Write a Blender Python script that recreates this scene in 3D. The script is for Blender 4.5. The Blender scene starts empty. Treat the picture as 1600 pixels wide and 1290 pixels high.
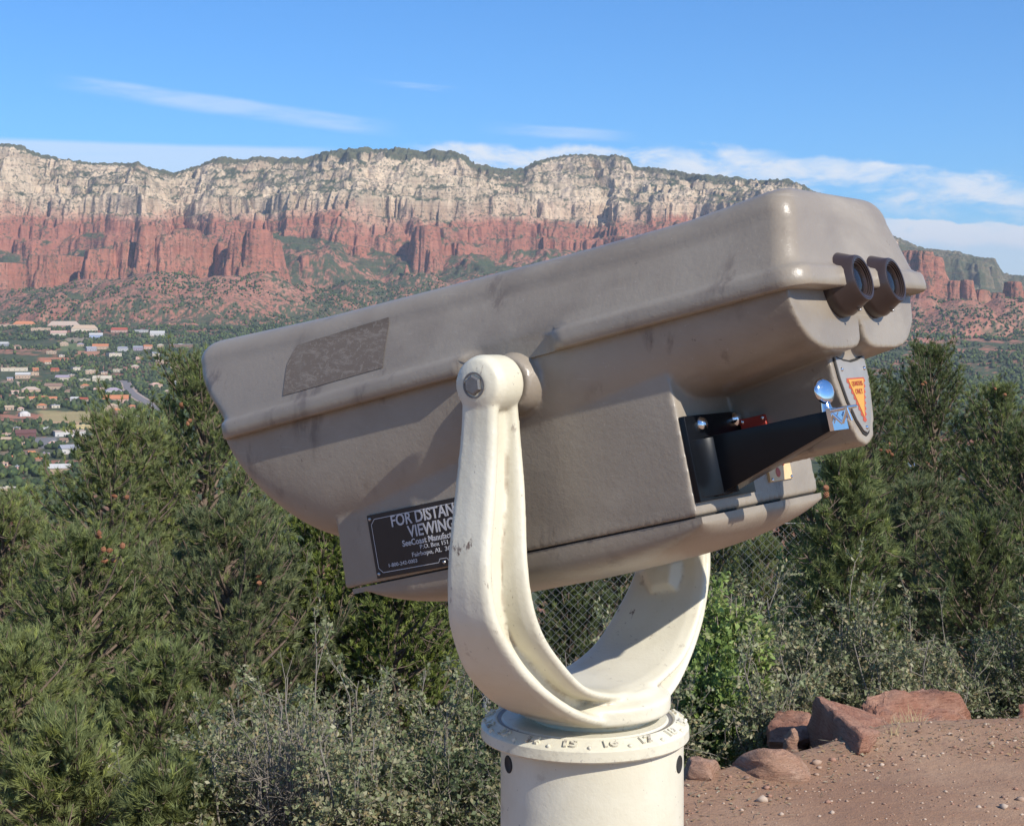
import bpy, bmesh, math, random
import numpy as np
from mathutils import Vector, Matrix
PI = math.pi
R = math.radians
S = bpy.context.scene
COL = S.collection
random.seed(7)
rng = np.random.default_rng(11)

# ---------------------------------------------------------------- camera, world, sun, exposure
EYE = 1.45
cam_d = bpy.data.cameras.new("camera")
cam = bpy.data.objects.new("camera", cam_d)
COL.objects.link(cam)
cam.location = (0, 0, EYE)
cam.rotation_euler = (R(90), 0, 0)
cam_d.sensor_width = 36
cam_d.lens = 54.0
cam_d.shift_y = -0.0844
cam_d.clip_start = 0.05
cam_d.clip_end = 60000
S.camera = cam

SUN_AZ, SUN_EL = 137.5, 38.0       # compass style: 0 = +Y (view direction), clockwise
sun_dir = Vector((math.sin(R(SUN_AZ)) * math.cos(R(SUN_EL)), math.cos(R(SUN_AZ)) * math.cos(R(SUN_EL)), math.sin(R(SUN_EL))))
sun_d = bpy.data.lights.new("sun", 'SUN')
sun_d.energy = 4.9
sun_d.angle = R(0.5)
sun_d.color = (1.0, 0.945, 0.86)
sun = bpy.data.objects.new("sun", sun_d)
COL.objects.link(sun)
sun.rotation_euler = (-sun_dir).to_track_quat('-Z', 'Y').to_euler()

S.view_settings.view_transform = 'Standard'
S.view_settings.look = 'None'
S.view_settings.exposure = 0.32
S.view_settings.gamma = 1.0

class NT:
    """small helper for building node trees"""
    def __init__(s, tree):
        s.t = tree; s.n = tree.nodes; s.l = tree.links
    def new(s, typ, **kw):
        n = s.n.new(typ)
        for k, v in kw.items():
            setattr(n, k, v)
        return n
    def put(s, sock, val):
        if isinstance(val, bpy.types.NodeSocket):
            s.l.new(val, sock)
        elif val is not None:
            if sock.type == 'RGBA' and not hasattr(val, '__len__'):
                val = (val, val, val, 1)
            if sock.type == 'RGBA' and len(val) == 3:
                val = (*val, 1)
            sock.default_value = val
    def m(s, op, a, b=None, c=None, clamp=False):
        n = s.new('ShaderNodeMath', operation=op, use_clamp=clamp)
        for i, v in enumerate((a, b, c)):
            if v is not None:
                s.put(n.inputs[i], v)
        return n.outputs[0]
    def mix(s, f, a, b, typ='MIX'):
        n = s.new('ShaderNodeMix', data_type='RGBA', blend_type=typ)
        s.put(n.inputs[0], f); s.put(n.inputs[6], a); s.put(n.inputs[7], b)
        return n.outputs[2]
    def noise(s, vec, scale, detail=4, rough=0.55, dist=0.0):
        n = s.new('ShaderNodeTexNoise')
        s.put(n.inputs['Vector'], vec); s.put(n.inputs['Scale'], scale); s.put(n.inputs['Detail'], detail)
        s.put(n.inputs['Roughness'], rough); s.put(n.inputs['Distortion'], dist)
        return n.outputs[0]
    def ramp(s, f, a, b, smooth=True):
        n = s.new('ShaderNodeMapRange', interpolation_type='SMOOTHSTEP' if smooth else 'LINEAR')
        s.put(n.inputs[0], f); s.put(n.inputs[1], a); s.put(n.inputs[2], b)
        return n.outputs[0]
    def mapping(s, vec, scale=(1, 1, 1), rot=(0, 0, 0), loc=(0, 0, 0)):
        n = s.new('ShaderNodeMapping')
        s.put(n.inputs[0], vec); n.inputs['Scale'].default_value = scale
        n.inputs['Rotation'].default_value = rot; n.inputs['Location'].default_value = loc
        return n.outputs[0]
    def bump(s, h, strength, dist, normal=None):
        n = s.new('ShaderNodeBump')
        s.put(n.inputs['Height'], h); n.inputs['Strength'].default_value = strength; n.inputs['Distance'].default_value = dist
        if normal is not None:
            s.l.new(normal, n.inputs['Normal'])
        return n.outputs[0]

world = bpy.data.worlds.new("World")
S.world = world
world.use_nodes = True
w = NT(world.node_tree)
w.n.clear()
sky = w.new('ShaderNodeTexSky', sky_type='NISHITA')
sky.sun_disc = False
sky.sun_elevation = R(SUN_EL)
sky.sun_rotation = R(SUN_AZ)
sky.altitude = 1300
sky.air_density = 1.0
sky.dust_density = 0.6
sky.ozone_density = 2.6
gen = w.new('ShaderNodeTexCoord').outputs['Generated']
sep = w.new('ShaderNodeSeparateXYZ'); w.l.new(gen, sep.inputs[0])
X, Y, Z = sep.outputs
hor = w.m('SQRT', w.m('ADD', w.m('MULTIPLY', X, X), w.m('MULTIPLY', Y, Y)))
azi = w.m('ARCTAN2', X, Y)                     # compass angle of the sky direction
ele = w.m('ARCTAN2', Z, hor)                   # elevation of the sky direction
cmb = w.new('ShaderNodeCombineXYZ'); w.l.new(azi, cmb.inputs[0]); w.l.new(ele, cmb.inputs[1])
cv = cmb.outputs[0]
def cloud_band(az0, az1, e0, e1, thick, soft_top, soft_bot, seed, nsx, nsy, thr, gain, wob=0.01):
    """stratus or cumulus band whose centre line runs from elevation e0 at az0 to e1 at az1"""
    t = w.m('DIVIDE', w.m('SUBTRACT', azi, az0), az1 - az0)
    c = w.m('ADD', e0, w.m('MULTIPLY', t, e1 - e0))
    wb = w.noise(w.mapping(cv, (nsx * .8, nsx * .8, 1), loc=(seed * 3.1, seed, 0)), 1.0, 6, .6)
    d = w.m('SUBTRACT', ele, w.m('ADD', c, w.m('MULTIPLY', w.m('SUBTRACT', wb, .5), wob)))
    up = w.ramp(d, thick + soft_top, thick)
    dn = w.ramp(d, -thick - soft_bot, -thick)
    ends = w.m('MULTIPLY', w.ramp(azi, az0, az0 + .05), w.ramp(azi, az1, az1 - .05))
    nn = w.noise(w.mapping(cv, (nsx, nsy, 1), loc=(seed, seed * 1.7, 0)), 1.0, 9, .62, .35)
    k = w.ramp(nn, thr, thr + .32)
    return w.m('MULTIPLY', w.m('MULTIPLY', w.m('MULTIPLY', up, dn), ends), w.m('MULTIPLY', k, gain), clamp=True)
PXA = lambda px: math.atan((px - 800) / 2400)
PXE = lambda px, py: math.atan((510 - py) / 2400 * math.cos(math.atan((px - 800) / 2400)))
bands = [
    # long thin wisp, upper left
    cloud_band(PXA(60), PXA(640), PXE(60, 118), PXE(640, 205), .0025, .004, .006, 1.3, 7, 60, .30, .42, .010),
    cloud_band(PXA(540), PXA(800), PXE(540, 124), PXE(800, 150), .0008, .002, .002, 2.9, 9, 90, .40, .35, .006),
    cloud_band(PXA(730), PXA(1010), PXE(730, 196), PXE(1010, 214), .0018, .003, .004, 4.2, 9, 60, .38, .40, .008),
    # smooth pale veil on the left down to the rim
    cloud_band(PXA(-500), PXA(560), PXE(-500, 232), PXE(560, 262), .0100, .004, .03, 5.7, 5, 30, .12, .55, .006),
    # cumulus bank over the rim
    cloud_band(PXA(600), PXA(1250), PXE(600, 250), PXE(1250, 262), .0085, .005, .02, 8.3, 26, 55, .31, .95, .018),
    cloud_band(PXA(1000), PXA(2400), PXE(1000, 250), PXE(2400, 360), .0115, .004, .014, 9.6, 24, 62, .36, .95, .024),
    # bright bank low on the right and its veil below
    cloud_band(PXA(1300), PXA(2600), PXE(1300, 352), PXE(2600, 410), .0050, .002, .006, 12.1, 34, 60, .12, 1.0, .014),
    cloud_band(PXA(1150), PXA(2600), PXE(1150, 395), PXE(2600, 470), .020, .006, .02, 14.8, 8, 40, .05, .62, .006),
]
tot = bands[0]
for b in bands[1:]:
    tot = w.m('SUBTRACT', w.m('ADD', tot, b), w.m('MULTIPLY', tot, b))
# scattered high cloud all round, so the sky is not empty in reflections
amb = w.noise(w.mapping(gen, (2.5, 2.5, 9)), 1.0, 8, .6, .4)
back = w.m('MULTIPLY', w.ramp(Y, .2, -.3), w.ramp(amb, .52, .75))
tot = w.m('MAXIMUM', tot, w.m('MULTIPLY', back, .6))
skyc = w.new('ShaderNodeHueSaturation')
w.l.new(sky.outputs[0], skyc.inputs['Color'])
skyc.inputs['Saturation'].default_value = 1.12
skyc.inputs['Value'].default_value = 1.0
tone = w.mix(1.0, skyc.outputs[0], (.50, .87, 1.17), 'MULTIPLY')
colr = w.mix(tot, tone, (6.6, 7.1, 7.7))
bg = w.new('ShaderNodeBackground')
w.l.new(colr, bg.inputs[0])
bg.inputs[1].default_value = 0.115
out = w.new('ShaderNodeOutputWorld')
w.l.new(bg.outputs[0], out.inputs[0])

# ---------------------------------------------------------------- helpers
def tag(o, label=None, cat=None, group=None, kind=None):
    if label: o['label'] = label
    if cat: o['category'] = cat
    if group: o['group'] = group
    if kind: o['kind'] = kind
    return o
def link(o, parent=None):
    COL.objects.link(o)
    if parent is not None: o.parent = parent
    return o
def empty(name, loc, label=None, cat=None, group=None):
    o = bpy.data.objects.new(name, None)
    o.empty_display_size = .1
    o.location = loc
    link(o)
    return tag(o, label, cat, group)
def np_mesh(name, V, F, mat, parent=None, smooth=True, col=None, loc=None):
    """V (n,3), F (m,k) or list of such arrays"""
    me = bpy.data.meshes.new(name)
    V = np.asarray(V, dtype=np.float32)
    Fs = F if isinstance(F, list) else [F]
    Fs = [np.asarray(f, dtype=np.int32) for f in Fs if len(f)]
    me.vertices.add(len(V)); me.vertices.foreach_set('co', V.ravel())
    nl = sum(f.size for f in Fs); nf = sum(len(f) for f in Fs)
    me.loops.add(nl); me.loops.foreach_set('vertex_index', np.concatenate([f.ravel() for f in Fs]))
    me.polygons.add(nf)
    tot_ = np.concatenate([np.full(len(f), f.shape[1], dtype=np.int32) for f in Fs])
    st = np.concatenate([[0], np.cumsum(tot_)[:-1]]).astype(np.int32)
    me.polygons.foreach_set('loop_start', st)
    me.update(calc_edges=True)
    if smooth: me.polygons.foreach_set('use_smooth', np.ones(nf, dtype=bool))
    if col is not None:
        a = me.color_attributes.new('Col', 'FLOAT_COLOR', 'POINT')
        c = np.ones((len(V), 4), dtype=np.float32); c[:, :3] = col
        a.data.foreach_set('color', c.ravel())
    me.validate()
    if mat: me.materials.append(mat)
    o = bpy.data.objects.new(name, me)
    if loc is not None: o.location = loc
    return link(o, parent)
def bm_obj(name, bm, mat, parent=None, smooth=True, angle=None):
    bmesh.ops.recalc_face_normals(bm, faces=bm.faces)
    me = bpy.data.meshes.new(name)
    for f in bm.faces: f.smooth = smooth
    if smooth and angle:
        bm.edges.ensure_lookup_table()
        for e in bm.edges:
            if len(e.link_faces) == 2 and e.calc_face_angle(0) > R(angle): e.smooth = False
    bm.to_mesh(me); bm.free()
    if mat: me.materials.append(mat)
    return link(bpy.data.objects.new(name, me), parent)
def bevelled(name, bm, mat, parent, width, seg=3, angle=35):
    """bevel the sharp edges of a bmesh, then link"""
    bmesh.ops.recalc_face_normals(bm, faces=bm.faces)
    es = [e for e in bm.edges if len(e.link_faces) == 2 and e.calc_face_angle(0) > R(angle)]
    bmesh.ops.bevel(bm, geom=es, offset=width, segments=seg, affect='EDGES', profile=.5, clamp_overlap=True)
    return bm_obj(name, bm, mat, parent, True, 40)
def prism(bm, poly, f0, f1):
    """poly: list of 2-D points; f0/f1 map (a,b) to a 3-D point for the two ends"""
    a = [bm.verts.new(f0(*p)) for p in poly]
    b = [bm.verts.new(f1(*p)) for p in poly]
    n = len(poly)
    bm.faces.new(a); bm.faces.new(b[::-1])
    for i in range(n):
        bm.faces.new((a[i], b[i], b[(i + 1) % n], a[(i + 1) % n]))
def lathe(bm, prof, org, axis, seg=48, close=False):
    """prof: list of (radius, height along axis)"""
    axis = Vector(axis).normalized()
    q = Vector((0, 0, 1)).rotation_difference(axis)
    rings = []
    for r, h in prof:
        if r < 1e-6:
            rings.append([bm.verts.new(Vector(org) + q @ Vector((0, 0, h)))])
        else:
            rings.append([bm.verts.new(Vector(org) + q @ Vector((r * math.cos(2 * PI * k / seg), r * math.sin(2 * PI * k / seg), h))) for k in range(seg)])
    for A, B in zip(rings[:-1], rings[1:]):
        for k in range(seg):
            k2 = (k + 1) % seg
            if len(A) == 1 and len(B) == 1: continue
            if len(A) == 1: bm.faces.new((A[0], B[k], B[k2]))
            elif len(B) == 1: bm.faces.new((A[k], B[0], A[k2]))
            else: bm.faces.new((A[k], B[k], B[k2], A[k2]))
    return rings
def tube_np(P, rad, sides=5):
    """tube along polyline P (n,3) with radii rad (n,) -> V,F quads"""
    P = np.asarray(P, float); n = len(P)
    T = np.gradient(P, axis=0); T /= np.linalg.norm(T, axis=1)[:, None] + 1e-9
    ref = np.array([0, 0, 1.0]) if abs(T[0, 2]) < .9 else np.array([1.0, 0, 0])
    A = np.cross(T, ref); A /= np.linalg.norm(A, axis=1)[:, None] + 1e-9
    B = np.cross(T, A)
    th = np.arange(sides) * 2 * PI / sides
    V = P[:, None, :] + (A[:, None, :] * np.cos(th)[None, :, None] + B[:, None, :] * np.sin(th)[None, :, None]) * np.asarray(rad)[:, None, None]
    idx = np.arange(n * sides).reshape(n, sides)
    F = np.stack([idx[:-1], idx[1:], np.roll(idx[1:], -1, 1), np.roll(idx[:-1], -1, 1)], -1).reshape(-1, 4)
    return V.reshape(-1, 3), F
class Bag:
    """collects numpy pieces into one mesh"""
    def __init__(s): s.V = []; s.F = {}; s.C = []; s.n = 0
    def add(s, V, F, c=None):
        V = np.asarray(V, float); F = np.asarray(F)
        s.V.append(V); s.F.setdefault(F.shape[1], []).append(F + s.n); s.n += len(V)
        if c is not None: s.C.append(np.broadcast_to(c, (len(V), 3)))
    def build(s, name, mat, parent=None, smooth=True, loc=None):
        return np_mesh(name, np.concatenate(s.V), [np.concatenate(f) for f in s.F.values()], mat, parent, smooth,
                       np.concatenate(s.C) if s.C else None, loc)
def text_bm(body, size, extrude, align='CENTER', bold=0.0, shear=0.0):
    cu = bpy.data.curves.new('lettering', 'FONT')
    cu.body = body; cu.size = size; cu.extrude = extrude; cu.align_x = align; cu.align_y = 'CENTER'
    cu.offset = bold; cu.shear = shear; cu.resolution_u = 3
    o = bpy.data.objects.new('lettering', cu); COL.objects.link(o)
    dg = bpy.context.evaluated_depsgraph_get(); dg.update()
    me = bpy.data.meshes.new_from_object(o.evaluated_get(dg))
    bm = bmesh.new(); bm.from_mesh(me)
    bpy.data.objects.remove(o); bpy.data.curves.remove(cu); bpy.data.meshes.remove(me)
    return bm
def remeshed(name, bm, mat, parent, voxel, smooth_it, fac=.5):
    """fuse a rough bmesh into one cast-looking skin"""
    bmesh.ops.recalc_face_normals(bm, faces=bm.faces)
    me = bpy.data.meshes.new('raw'); bm.to_mesh(me); bm.free()
    o = bpy.data.objects.new('raw', me); COL.objects.link(o)
    md = o.modifiers.new('r', 'REMESH'); md.mode = 'VOXEL'; md.voxel_size = voxel; md.use_smooth_shade = True
    ms = o.modifiers.new('s', 'SMOOTH'); ms.factor = fac; ms.iterations = smooth_it
    dg = bpy.context.evaluated_depsgraph_get(); dg.update()
    out_me = bpy.data.meshes.new_from_object(o.evaluated_get(dg))
    bpy.data.objects.remove(o); bpy.data.meshes.remove(me)
    out_me.name = name
    out_me.materials.clear(); out_me.materials.append(mat)
    for p in out_me.polygons: p.use_smooth = True
    return link(bpy.data.objects.new(name, out_me), parent)

# ---- numpy noise
_perm = np.random.default_rng(5).permutation(4096)
_grad = np.random.default_rng(6).uniform(-1, 1, 4096)
def vnoise(x, y):
    xi = np.floor(x).astype(np.int64); yi = np.floor(y).astype(np.int64)
    xf = x - xi; yf = y - yi
    u = xf * xf * xf * (xf * (xf * 6 - 15) + 10); v = yf * yf * yf * (yf * (yf * 6 - 15) + 10)
    def h(a, b): return _grad[(_perm[(a & 4095)] + b * 57) & 4095]
    a = h(xi, yi); b = h(xi + 1, yi); c = h(xi, yi + 1); d = h(xi + 1, yi + 1)
    return (a + (b - a) * u) * (1 - v) + (c + (d - c) * u) * v
def fbm(x, y, oct=5, gain=.5, lac=2.03):
    s = 0; a = 1; t = 0
    for i in range(oct):
        s = s + a * vnoise(x + i * 17.3, y + i * 9.1); t += a; a *= gain; x = x * lac; y = y * lac
    return s / t
def ridged(x, y, oct=4, gain=.5, lac=2.1):
    s = 0; a = 1; t = 0
    for i in range(oct):
        s = s + a * (1 - 2 * np.abs(vnoise(x + i * 31.7, y + i * 5.3))); t += a; a *= gain; x = x * lac; y = y * lac
    return s / t
def sstep(a, b, x):
    t = np.clip((x - a) / (b - a), 0, 1); return t * t * (3 - 2 * t)

# ---------------------------------------------------------------- materials
def mat_new(name):
    m = bpy.data.materials.new(name); m.use_nodes = True
    n = NT(m.node_tree)
    return m, n, n.n['Principled BSDF']
def mat_plain(name, col, rough=.6, metal=0., var=.12, scale=30, bump=.0, bdist=.001, spec=.5, coat=0.):
    m, n, p = mat_new(name)
    tc = n.new('ShaderNodeTexCoord').outputs['Object']
    k = n.noise(tc, scale, 5, .6)
    f = n.m('ADD', 1 - var, n.m('MULTIPLY', k, 2 * var))
    hs = n.new('ShaderNodeHueSaturation'); n.put(hs.inputs['Color'], col); n.l.new(f, hs.inputs['Value'])
    n.l.new(hs.outputs[0], p.inputs['Base Color'])
    p.inputs['Roughness'].default_value = rough; p.inputs['Metallic'].default_value = metal
    p.inputs['Specular IOR Level'].default_value = spec
    p.inputs['Coat Weight'].default_value = coat; p.inputs['Coat Roughness'].default_value = .15
    if bump: n.l.new(n.bump(n.noise(tc, scale * 3, 5, .6), bump, bdist), p.inputs['Normal'])
    return m
def mat_attr(name, rough=.75, trans=0., var=.2, scale=4, spec=.3):
    """colour comes from the mesh's own colour attribute"""
    m, n, p = mat_new(name)
    a = n.new('ShaderNodeVertexColor', layer_name='Col').outputs[0]
    tc = n.new('ShaderNodeTexCoord').outputs['Object']
    f = n.m('ADD', 1 - var, n.m('MULTIPLY', n.noise(tc, scale, 3, .6), 2 * var))
    hs = n.new('ShaderNodeHueSaturation'); n.l.new(a, hs.inputs['Color']); n.l.new(f, hs.inputs['Value'])
    n.l.new(hs.outputs[0], p.inputs['Base Color'])
    p.inputs['Roughness'].default_value = rough
    p.inputs['Specular IOR Level'].default_value = spec
    if trans > 0:
        tr = n.new('ShaderNodeBsdfTranslucent'); n.l.new(hs.outputs[0], tr.inputs[0])
        mx = n.new('ShaderNodeMixShader'); mx.inputs[0].default_value = trans
        n.l.new(p.outputs[0], mx.inputs[1]); n.l.new(tr.outputs[0], mx.inputs[2])
        n.l.new(mx.outputs[0], n.n['Material Output'].inputs[0])
    return m

def mat_taupe():
    m, n, p = mat_new('taupe_paint')
    tc = n.new('ShaderNodeTexCoord').outputs['Object']
    big = n.noise(tc, 9, 5, .6, .3)
    mid = n.noise(n.mapping(tc, (40, 40, 12)), 1, 6, .65)
    fine = n.noise(tc, 900, 2, .5)
    base = n.mix(n.ramp(big, .30, .72), (.258, .217, .168), (.322, .277, .218))
    smear = n.ramp(n.noise(n.mapping(tc, (5, 5, 11), rot=(0, R(14), 0)), 1, 5, .6, .5), .50, .70)
    base = n.mix(n.m('MULTIPLY', smear, .34), base, (.150, .120, .092))
    # dark rub marks and dust specks with outlines of their own
    stain = n.m('MULTIPLY', n.ramp(mid, .52, .66), n.ramp(n.noise(tc, 14, 3, .5), .5, .66))
    c = n.mix(n.m('MULTIPLY', stain, .7), base, (.13, .10, .08))
    spk = n.ramp(n.noise(tc, 420, 2, .5), .70, .76)
    c = n.mix(n.m('MULTIPLY', spk, .25), c, (.5, .47, .42))
    chipm = n.m('MULTIPLY', n.ramp(n.noise(tc, 120, 5, .7), .66, .70), n.ramp(n.noise(tc, 7, 3, .5), .50, .62))
    c = n.mix(n.m('MULTIPLY', chipm, .7), c, (.10, .07, .05))
    scr = n.ramp(n.noise(n.mapping(tc, (18, 18, 420), rot=(0, R(9), 0)), 1, 3, .6), .69, .73)
    c = n.mix(n.m('MULTIPLY', scr, .22), c, (.46, .42, .36))
    n.l.new(c, p.inputs['Base Color'])
    n.l.new(n.m('ADD', .24, n.m('MULTIPLY', big, .24)), p.inputs['Roughness'])
    p.inputs['Specular IOR Level'].default_value = .5
    b = n.bump(n.noise(tc, 190, 4, .7), .42, .0009)
    n.l.new(n.bump(fine, .05, .0003, b), p.inputs['Normal'])
    return m
def mat_cream():
    m, n, p = mat_new('cream_paint')
    tc = n.new('ShaderNodeTexCoord').outputs['Object']
    big = n.noise(tc, 8, 5, .6, .4)
    base = n.mix(n.ramp(big, .3, .7), (.58, .535, .405), (.67, .635, .515))
    grime = n.m('MULTIPLY', n.ramp(n.noise(tc, 38, 7, .7), .60, .72), .35)
    c = n.mix(grime, base, (.34, .27, .19))
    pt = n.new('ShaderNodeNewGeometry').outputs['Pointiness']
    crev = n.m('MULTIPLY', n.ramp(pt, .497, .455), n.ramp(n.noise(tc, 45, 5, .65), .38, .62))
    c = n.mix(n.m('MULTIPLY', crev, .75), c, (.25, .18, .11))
    edge_ = n.m('MULTIPLY', n.ramp(pt, .535, .60), n.ramp(n.noise(tc, 95, 5, .7), .52, .62))
    c = n.mix(n.m('MULTIPLY', edge_, .85), c, (.20, .165, .14))
    rust = n.m('MULTIPLY', n.ramp(n.noise(n.mapping(tc, (1, 1, .5)), 75, 6, .7), .60, .68), n.ramp(n.noise(tc, 11, 3, .5), .50, .62))
    c = n.mix(rust, c, (.17, .12, .09))
    chip = n.ramp(n.noise(tc, 230, 3, .5), .70, .735)
    c = n.mix(n.m('MULTIPLY', chip, .6), c, (.26, .23, .20))
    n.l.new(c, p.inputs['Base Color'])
    n.l.new(n.m('ADD', .30, n.m('MULTIPLY', big, .2)), p.inputs['Roughness'])
    h = n.m('ADD', n.noise(tc, 60, 4, .6), n.m('MULTIPLY', n.noise(tc, 300, 3, .6), .35))
    n.l.new(n.bump(h, .35, .0014), p.inputs['Normal'])
    return m
M = {}
M['taupe'] = mat_taupe()
M['cream'] = mat_cream()
M['black'] = mat_plain('black_enamel', (.005, .006, .008), .28, 0, .2, 60, .03, .0004, .22)
M['brown'] = mat_plain('brown_plastic', (.042, .029, .026), .30, 0, .15, 90, .12, .0004)
M['chrome'] = mat_plain('chrome', (.82, .84, .86), .06, 1.0, .03, 30)
M['steel'] = mat_plain('dull_steel', (.45, .45, .45), .38, 1.0, .1, 60)
M['bolt'] = mat_plain('bolt_steel', (.20, .19, .18), .5, .5, .25, 160, .3, .0006)
M['lens'] = mat_plain('lens_glass', (.012, .011, .012), .12, 0, .0, 30, spec=.35)
M['rubber_gap'] = mat_plain('dark_gap', (.02, .018, .016), .8)  # near-black for rubber parts, and for gaps whose shade is its colour
M['plate'] = mat_plain('black_plate', (.016, .014, .015), .35, 0, .3, 80)
M['plate_ink'] = mat_plain('plate_lettering', (.52, .52, .53), .45, .1, .1, 200)
M['silver'] = mat_plain('silver_plate', (.34, .32, .29), .42, .3, .12, 80)
M['yellow'] = mat_plain('yellow_ink', (.56, .29, .045), .4, 0, .05, 80)
M['red'] = mat_plain('red_ink', (.42, .075, .035), .5, 0, .15, 80)
M['redlabel'] = mat_plain('red_label', (.42, .05, .03), .4, 0, .15, 120)
M['creamlabel'] = mat_plain('cream_label', (.66, .48, .25), .4, 0, .12, 120)
# ---------------------------------------------------------------- the coin binocular viewer
YAW = R(36.0); PITCH = R(13.0)
AX = Vector((0.0728, 1.400, EYE - 0.048))       # axle centre
FWD = Vector((-math.cos(YAW), math.sin(YAW), 0)) # horizontal, towards the objective end
NEAR = Vector((-math.sin(YAW), -math.cos(YAW), 0))
UP = Vector((0, 0, 1))
BU = FWD * math.cos(PITCH) - UP * math.sin(PITCH)
BW = FWD * math.sin(PITCH) + UP * math.cos(PITCH)
ROOT = Vector((AX.x, AX.y, 0))
OFF = AX - ROOT
def B(u, v, w_): return OFF + BU * u + NEAR * (v * 1.03 - .004) + BW * w_      # body frame -> root frame
def K(f, v, z): return OFF + FWD * f + NEAR * v + UP * z        # fork frame -> root frame
viewer = empty('binocular_viewer', ROOT, 'large taupe coin operated binocular viewer tilted forward on a cream fork and pedestal', 'binocular viewer')

def rrect(ur, uf, hw, rr, rf, nl=70, ns=14, nc=8):
    """rounded rectangle in (u,v), fixed vertex count"""
    P = []
    def arc(cu, cv, r, a0):
        for k in range(nc):
            a = a0 + (PI / 2) * (k + .5) / nc
            P.append((cu + r * math.cos(a), cv + r * math.sin(a)))
    def line(a, b, n):
        for k in range(n + 1):
            t = k / n; P.append((a[0] + (b[0] - a[0]) * t, a[1] + (b[1] - a[1]) * t))
    line((ur + rr, hw), (uf - rf, hw), nl) if False else None
    # start on the near side rear, run forward, across the front, back on the far side, across the rear
    line((ur + rr, hw), (uf - rf, hw), nl)
    for k in range(nc):
        a = PI / 2 - (PI / 2) * (k + 1) / (nc + 1); P.append((uf - rf + rf * math.cos(a), hw - rf + rf * math.sin(a)))
    line((uf, hw - rf), (uf, -hw + rf), ns)
    for k in range(nc):
        a = -(PI / 2) * (k + 1) / (nc + 1); P.append((uf - rf + rf * math.cos(a), -hw + rf + rf * math.sin(a)))
    line((uf - rf, -hw), (ur + rr, -hw), nl)
    for k in range(nc):
        a = -PI / 2 - (PI / 2) * (k + 1) / (nc + 1); P.append((ur + rr + rr * math.cos(a), -hw + rr + rr * math.sin(a)))
    line((ur, -hw + rr), (ur, hw - rr), ns)
    for k in range(nc):
        a = PI - (PI / 2) * (k + 1) / (nc + 1); P.append((ur + rr + rr * math.cos(a), hw - rr + rr * math.sin(a)))
    return P
def wtop(u):
    return float(np.interp(u, [-.30, -.264, -.21, -.175, -.0635, .10, .229, .40], [.1025, .1025, .0995, .0980, .1005, .107, .1125, .1245]))
def cover_hw(t): return .1225 - .0215 * t ** 1.15
def cover_uf(t): return float(np.interp(t, [0, .2, .5, .8, 1], [.364, .374, .391, .403, .407]))
RV, RU = .024, .012
levels = []   # (ring, wfunc)
levels.append((rrect(-.262, .343, .108, .012, .012), lambda u: .0175))
levels.append((rrect(-.2795, .3610, .1275, .020, .022), lambda u: .0172))
levels.append((rrect(-.2810, .3625, .1292, .021, .023), lambda u: .0186))
levels.append((rrect(-.2812, .3630, .1295, .021, .023), lambda u: .024))
levels.append((rrect(-.2806, .3635, .1290, .021, .023), lambda u: .0305))
levels.append((rrect(-.2790, .3635, .1272, .020, .022), lambda u: .0335))
levels.append((rrect(-.2755, .3633, .1245, .019, .022), lambda u: .0352))
levels.append((rrect(-.2730, .3637, .1228, .018, .022), lambda u: .0375))
for k in range(1, 10):
    t = k / 9
    levels.append((rrect(-.2722 + .004 * t, cover_uf(t), cover_hw(t), .017, .022),
                   (lambda t: lambda u: .0375 + t * (wtop(u) - RV - .0375))(t)))
for k in range(1, 9):
    a = PI / 2 * k / 8
    hw = cover_hw(1) - RV * (1 - math.cos(a)) - .0
    levels.append((rrect(-.2682 + RU * (1 - math.cos(a)), cover_uf(1) - RU * (1 - math.cos(a)), hw, .017, .020),
                   (lambda a: lambda u: wtop(u) - RV * (1 - math.sin(a)))(a)))
for k in range(1, 7):
    s = 1 - k / 6.5
    levels.append((rrect(-.2562 + .05 * (k / 6.5), .395 - .05 * (k / 6.5), .077 * s, min(.017, .0765 * s), min(.017, .0765 * s)),
                   (lambda s: lambda u: wtop(u) + .003 * (1 - s * s))(s)))
bm = bmesh.new()
rings = []
for li, (ring, wf) in enumerate(levels):
    vs = []
    for (u, v) in ring:
        w_ = wf(u)
        if li <= 7 and -.052 < u < .040 and abs(v) > .1:   # pocket in the rim around each pivot boss
            v = math.copysign(min(abs(v), .1215), v)
        vs.append(bm.verts.new(B(u, v, w_)))
    rings.append(vs)
n = len(rings[0])
for A_, B_ in zip(rings[:-1], rings[1:]):
    for k in range(n):
        bm.faces.new((A_[k], A_[(k + 1) % n], B_[(k + 1) % n], B_[k]))
bm.faces.new(rings[-1]); bm.faces.new(rings[0][::-1])
cover = bm_obj('cover', bm, M['taupe'], viewer, True, 62)

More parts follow.
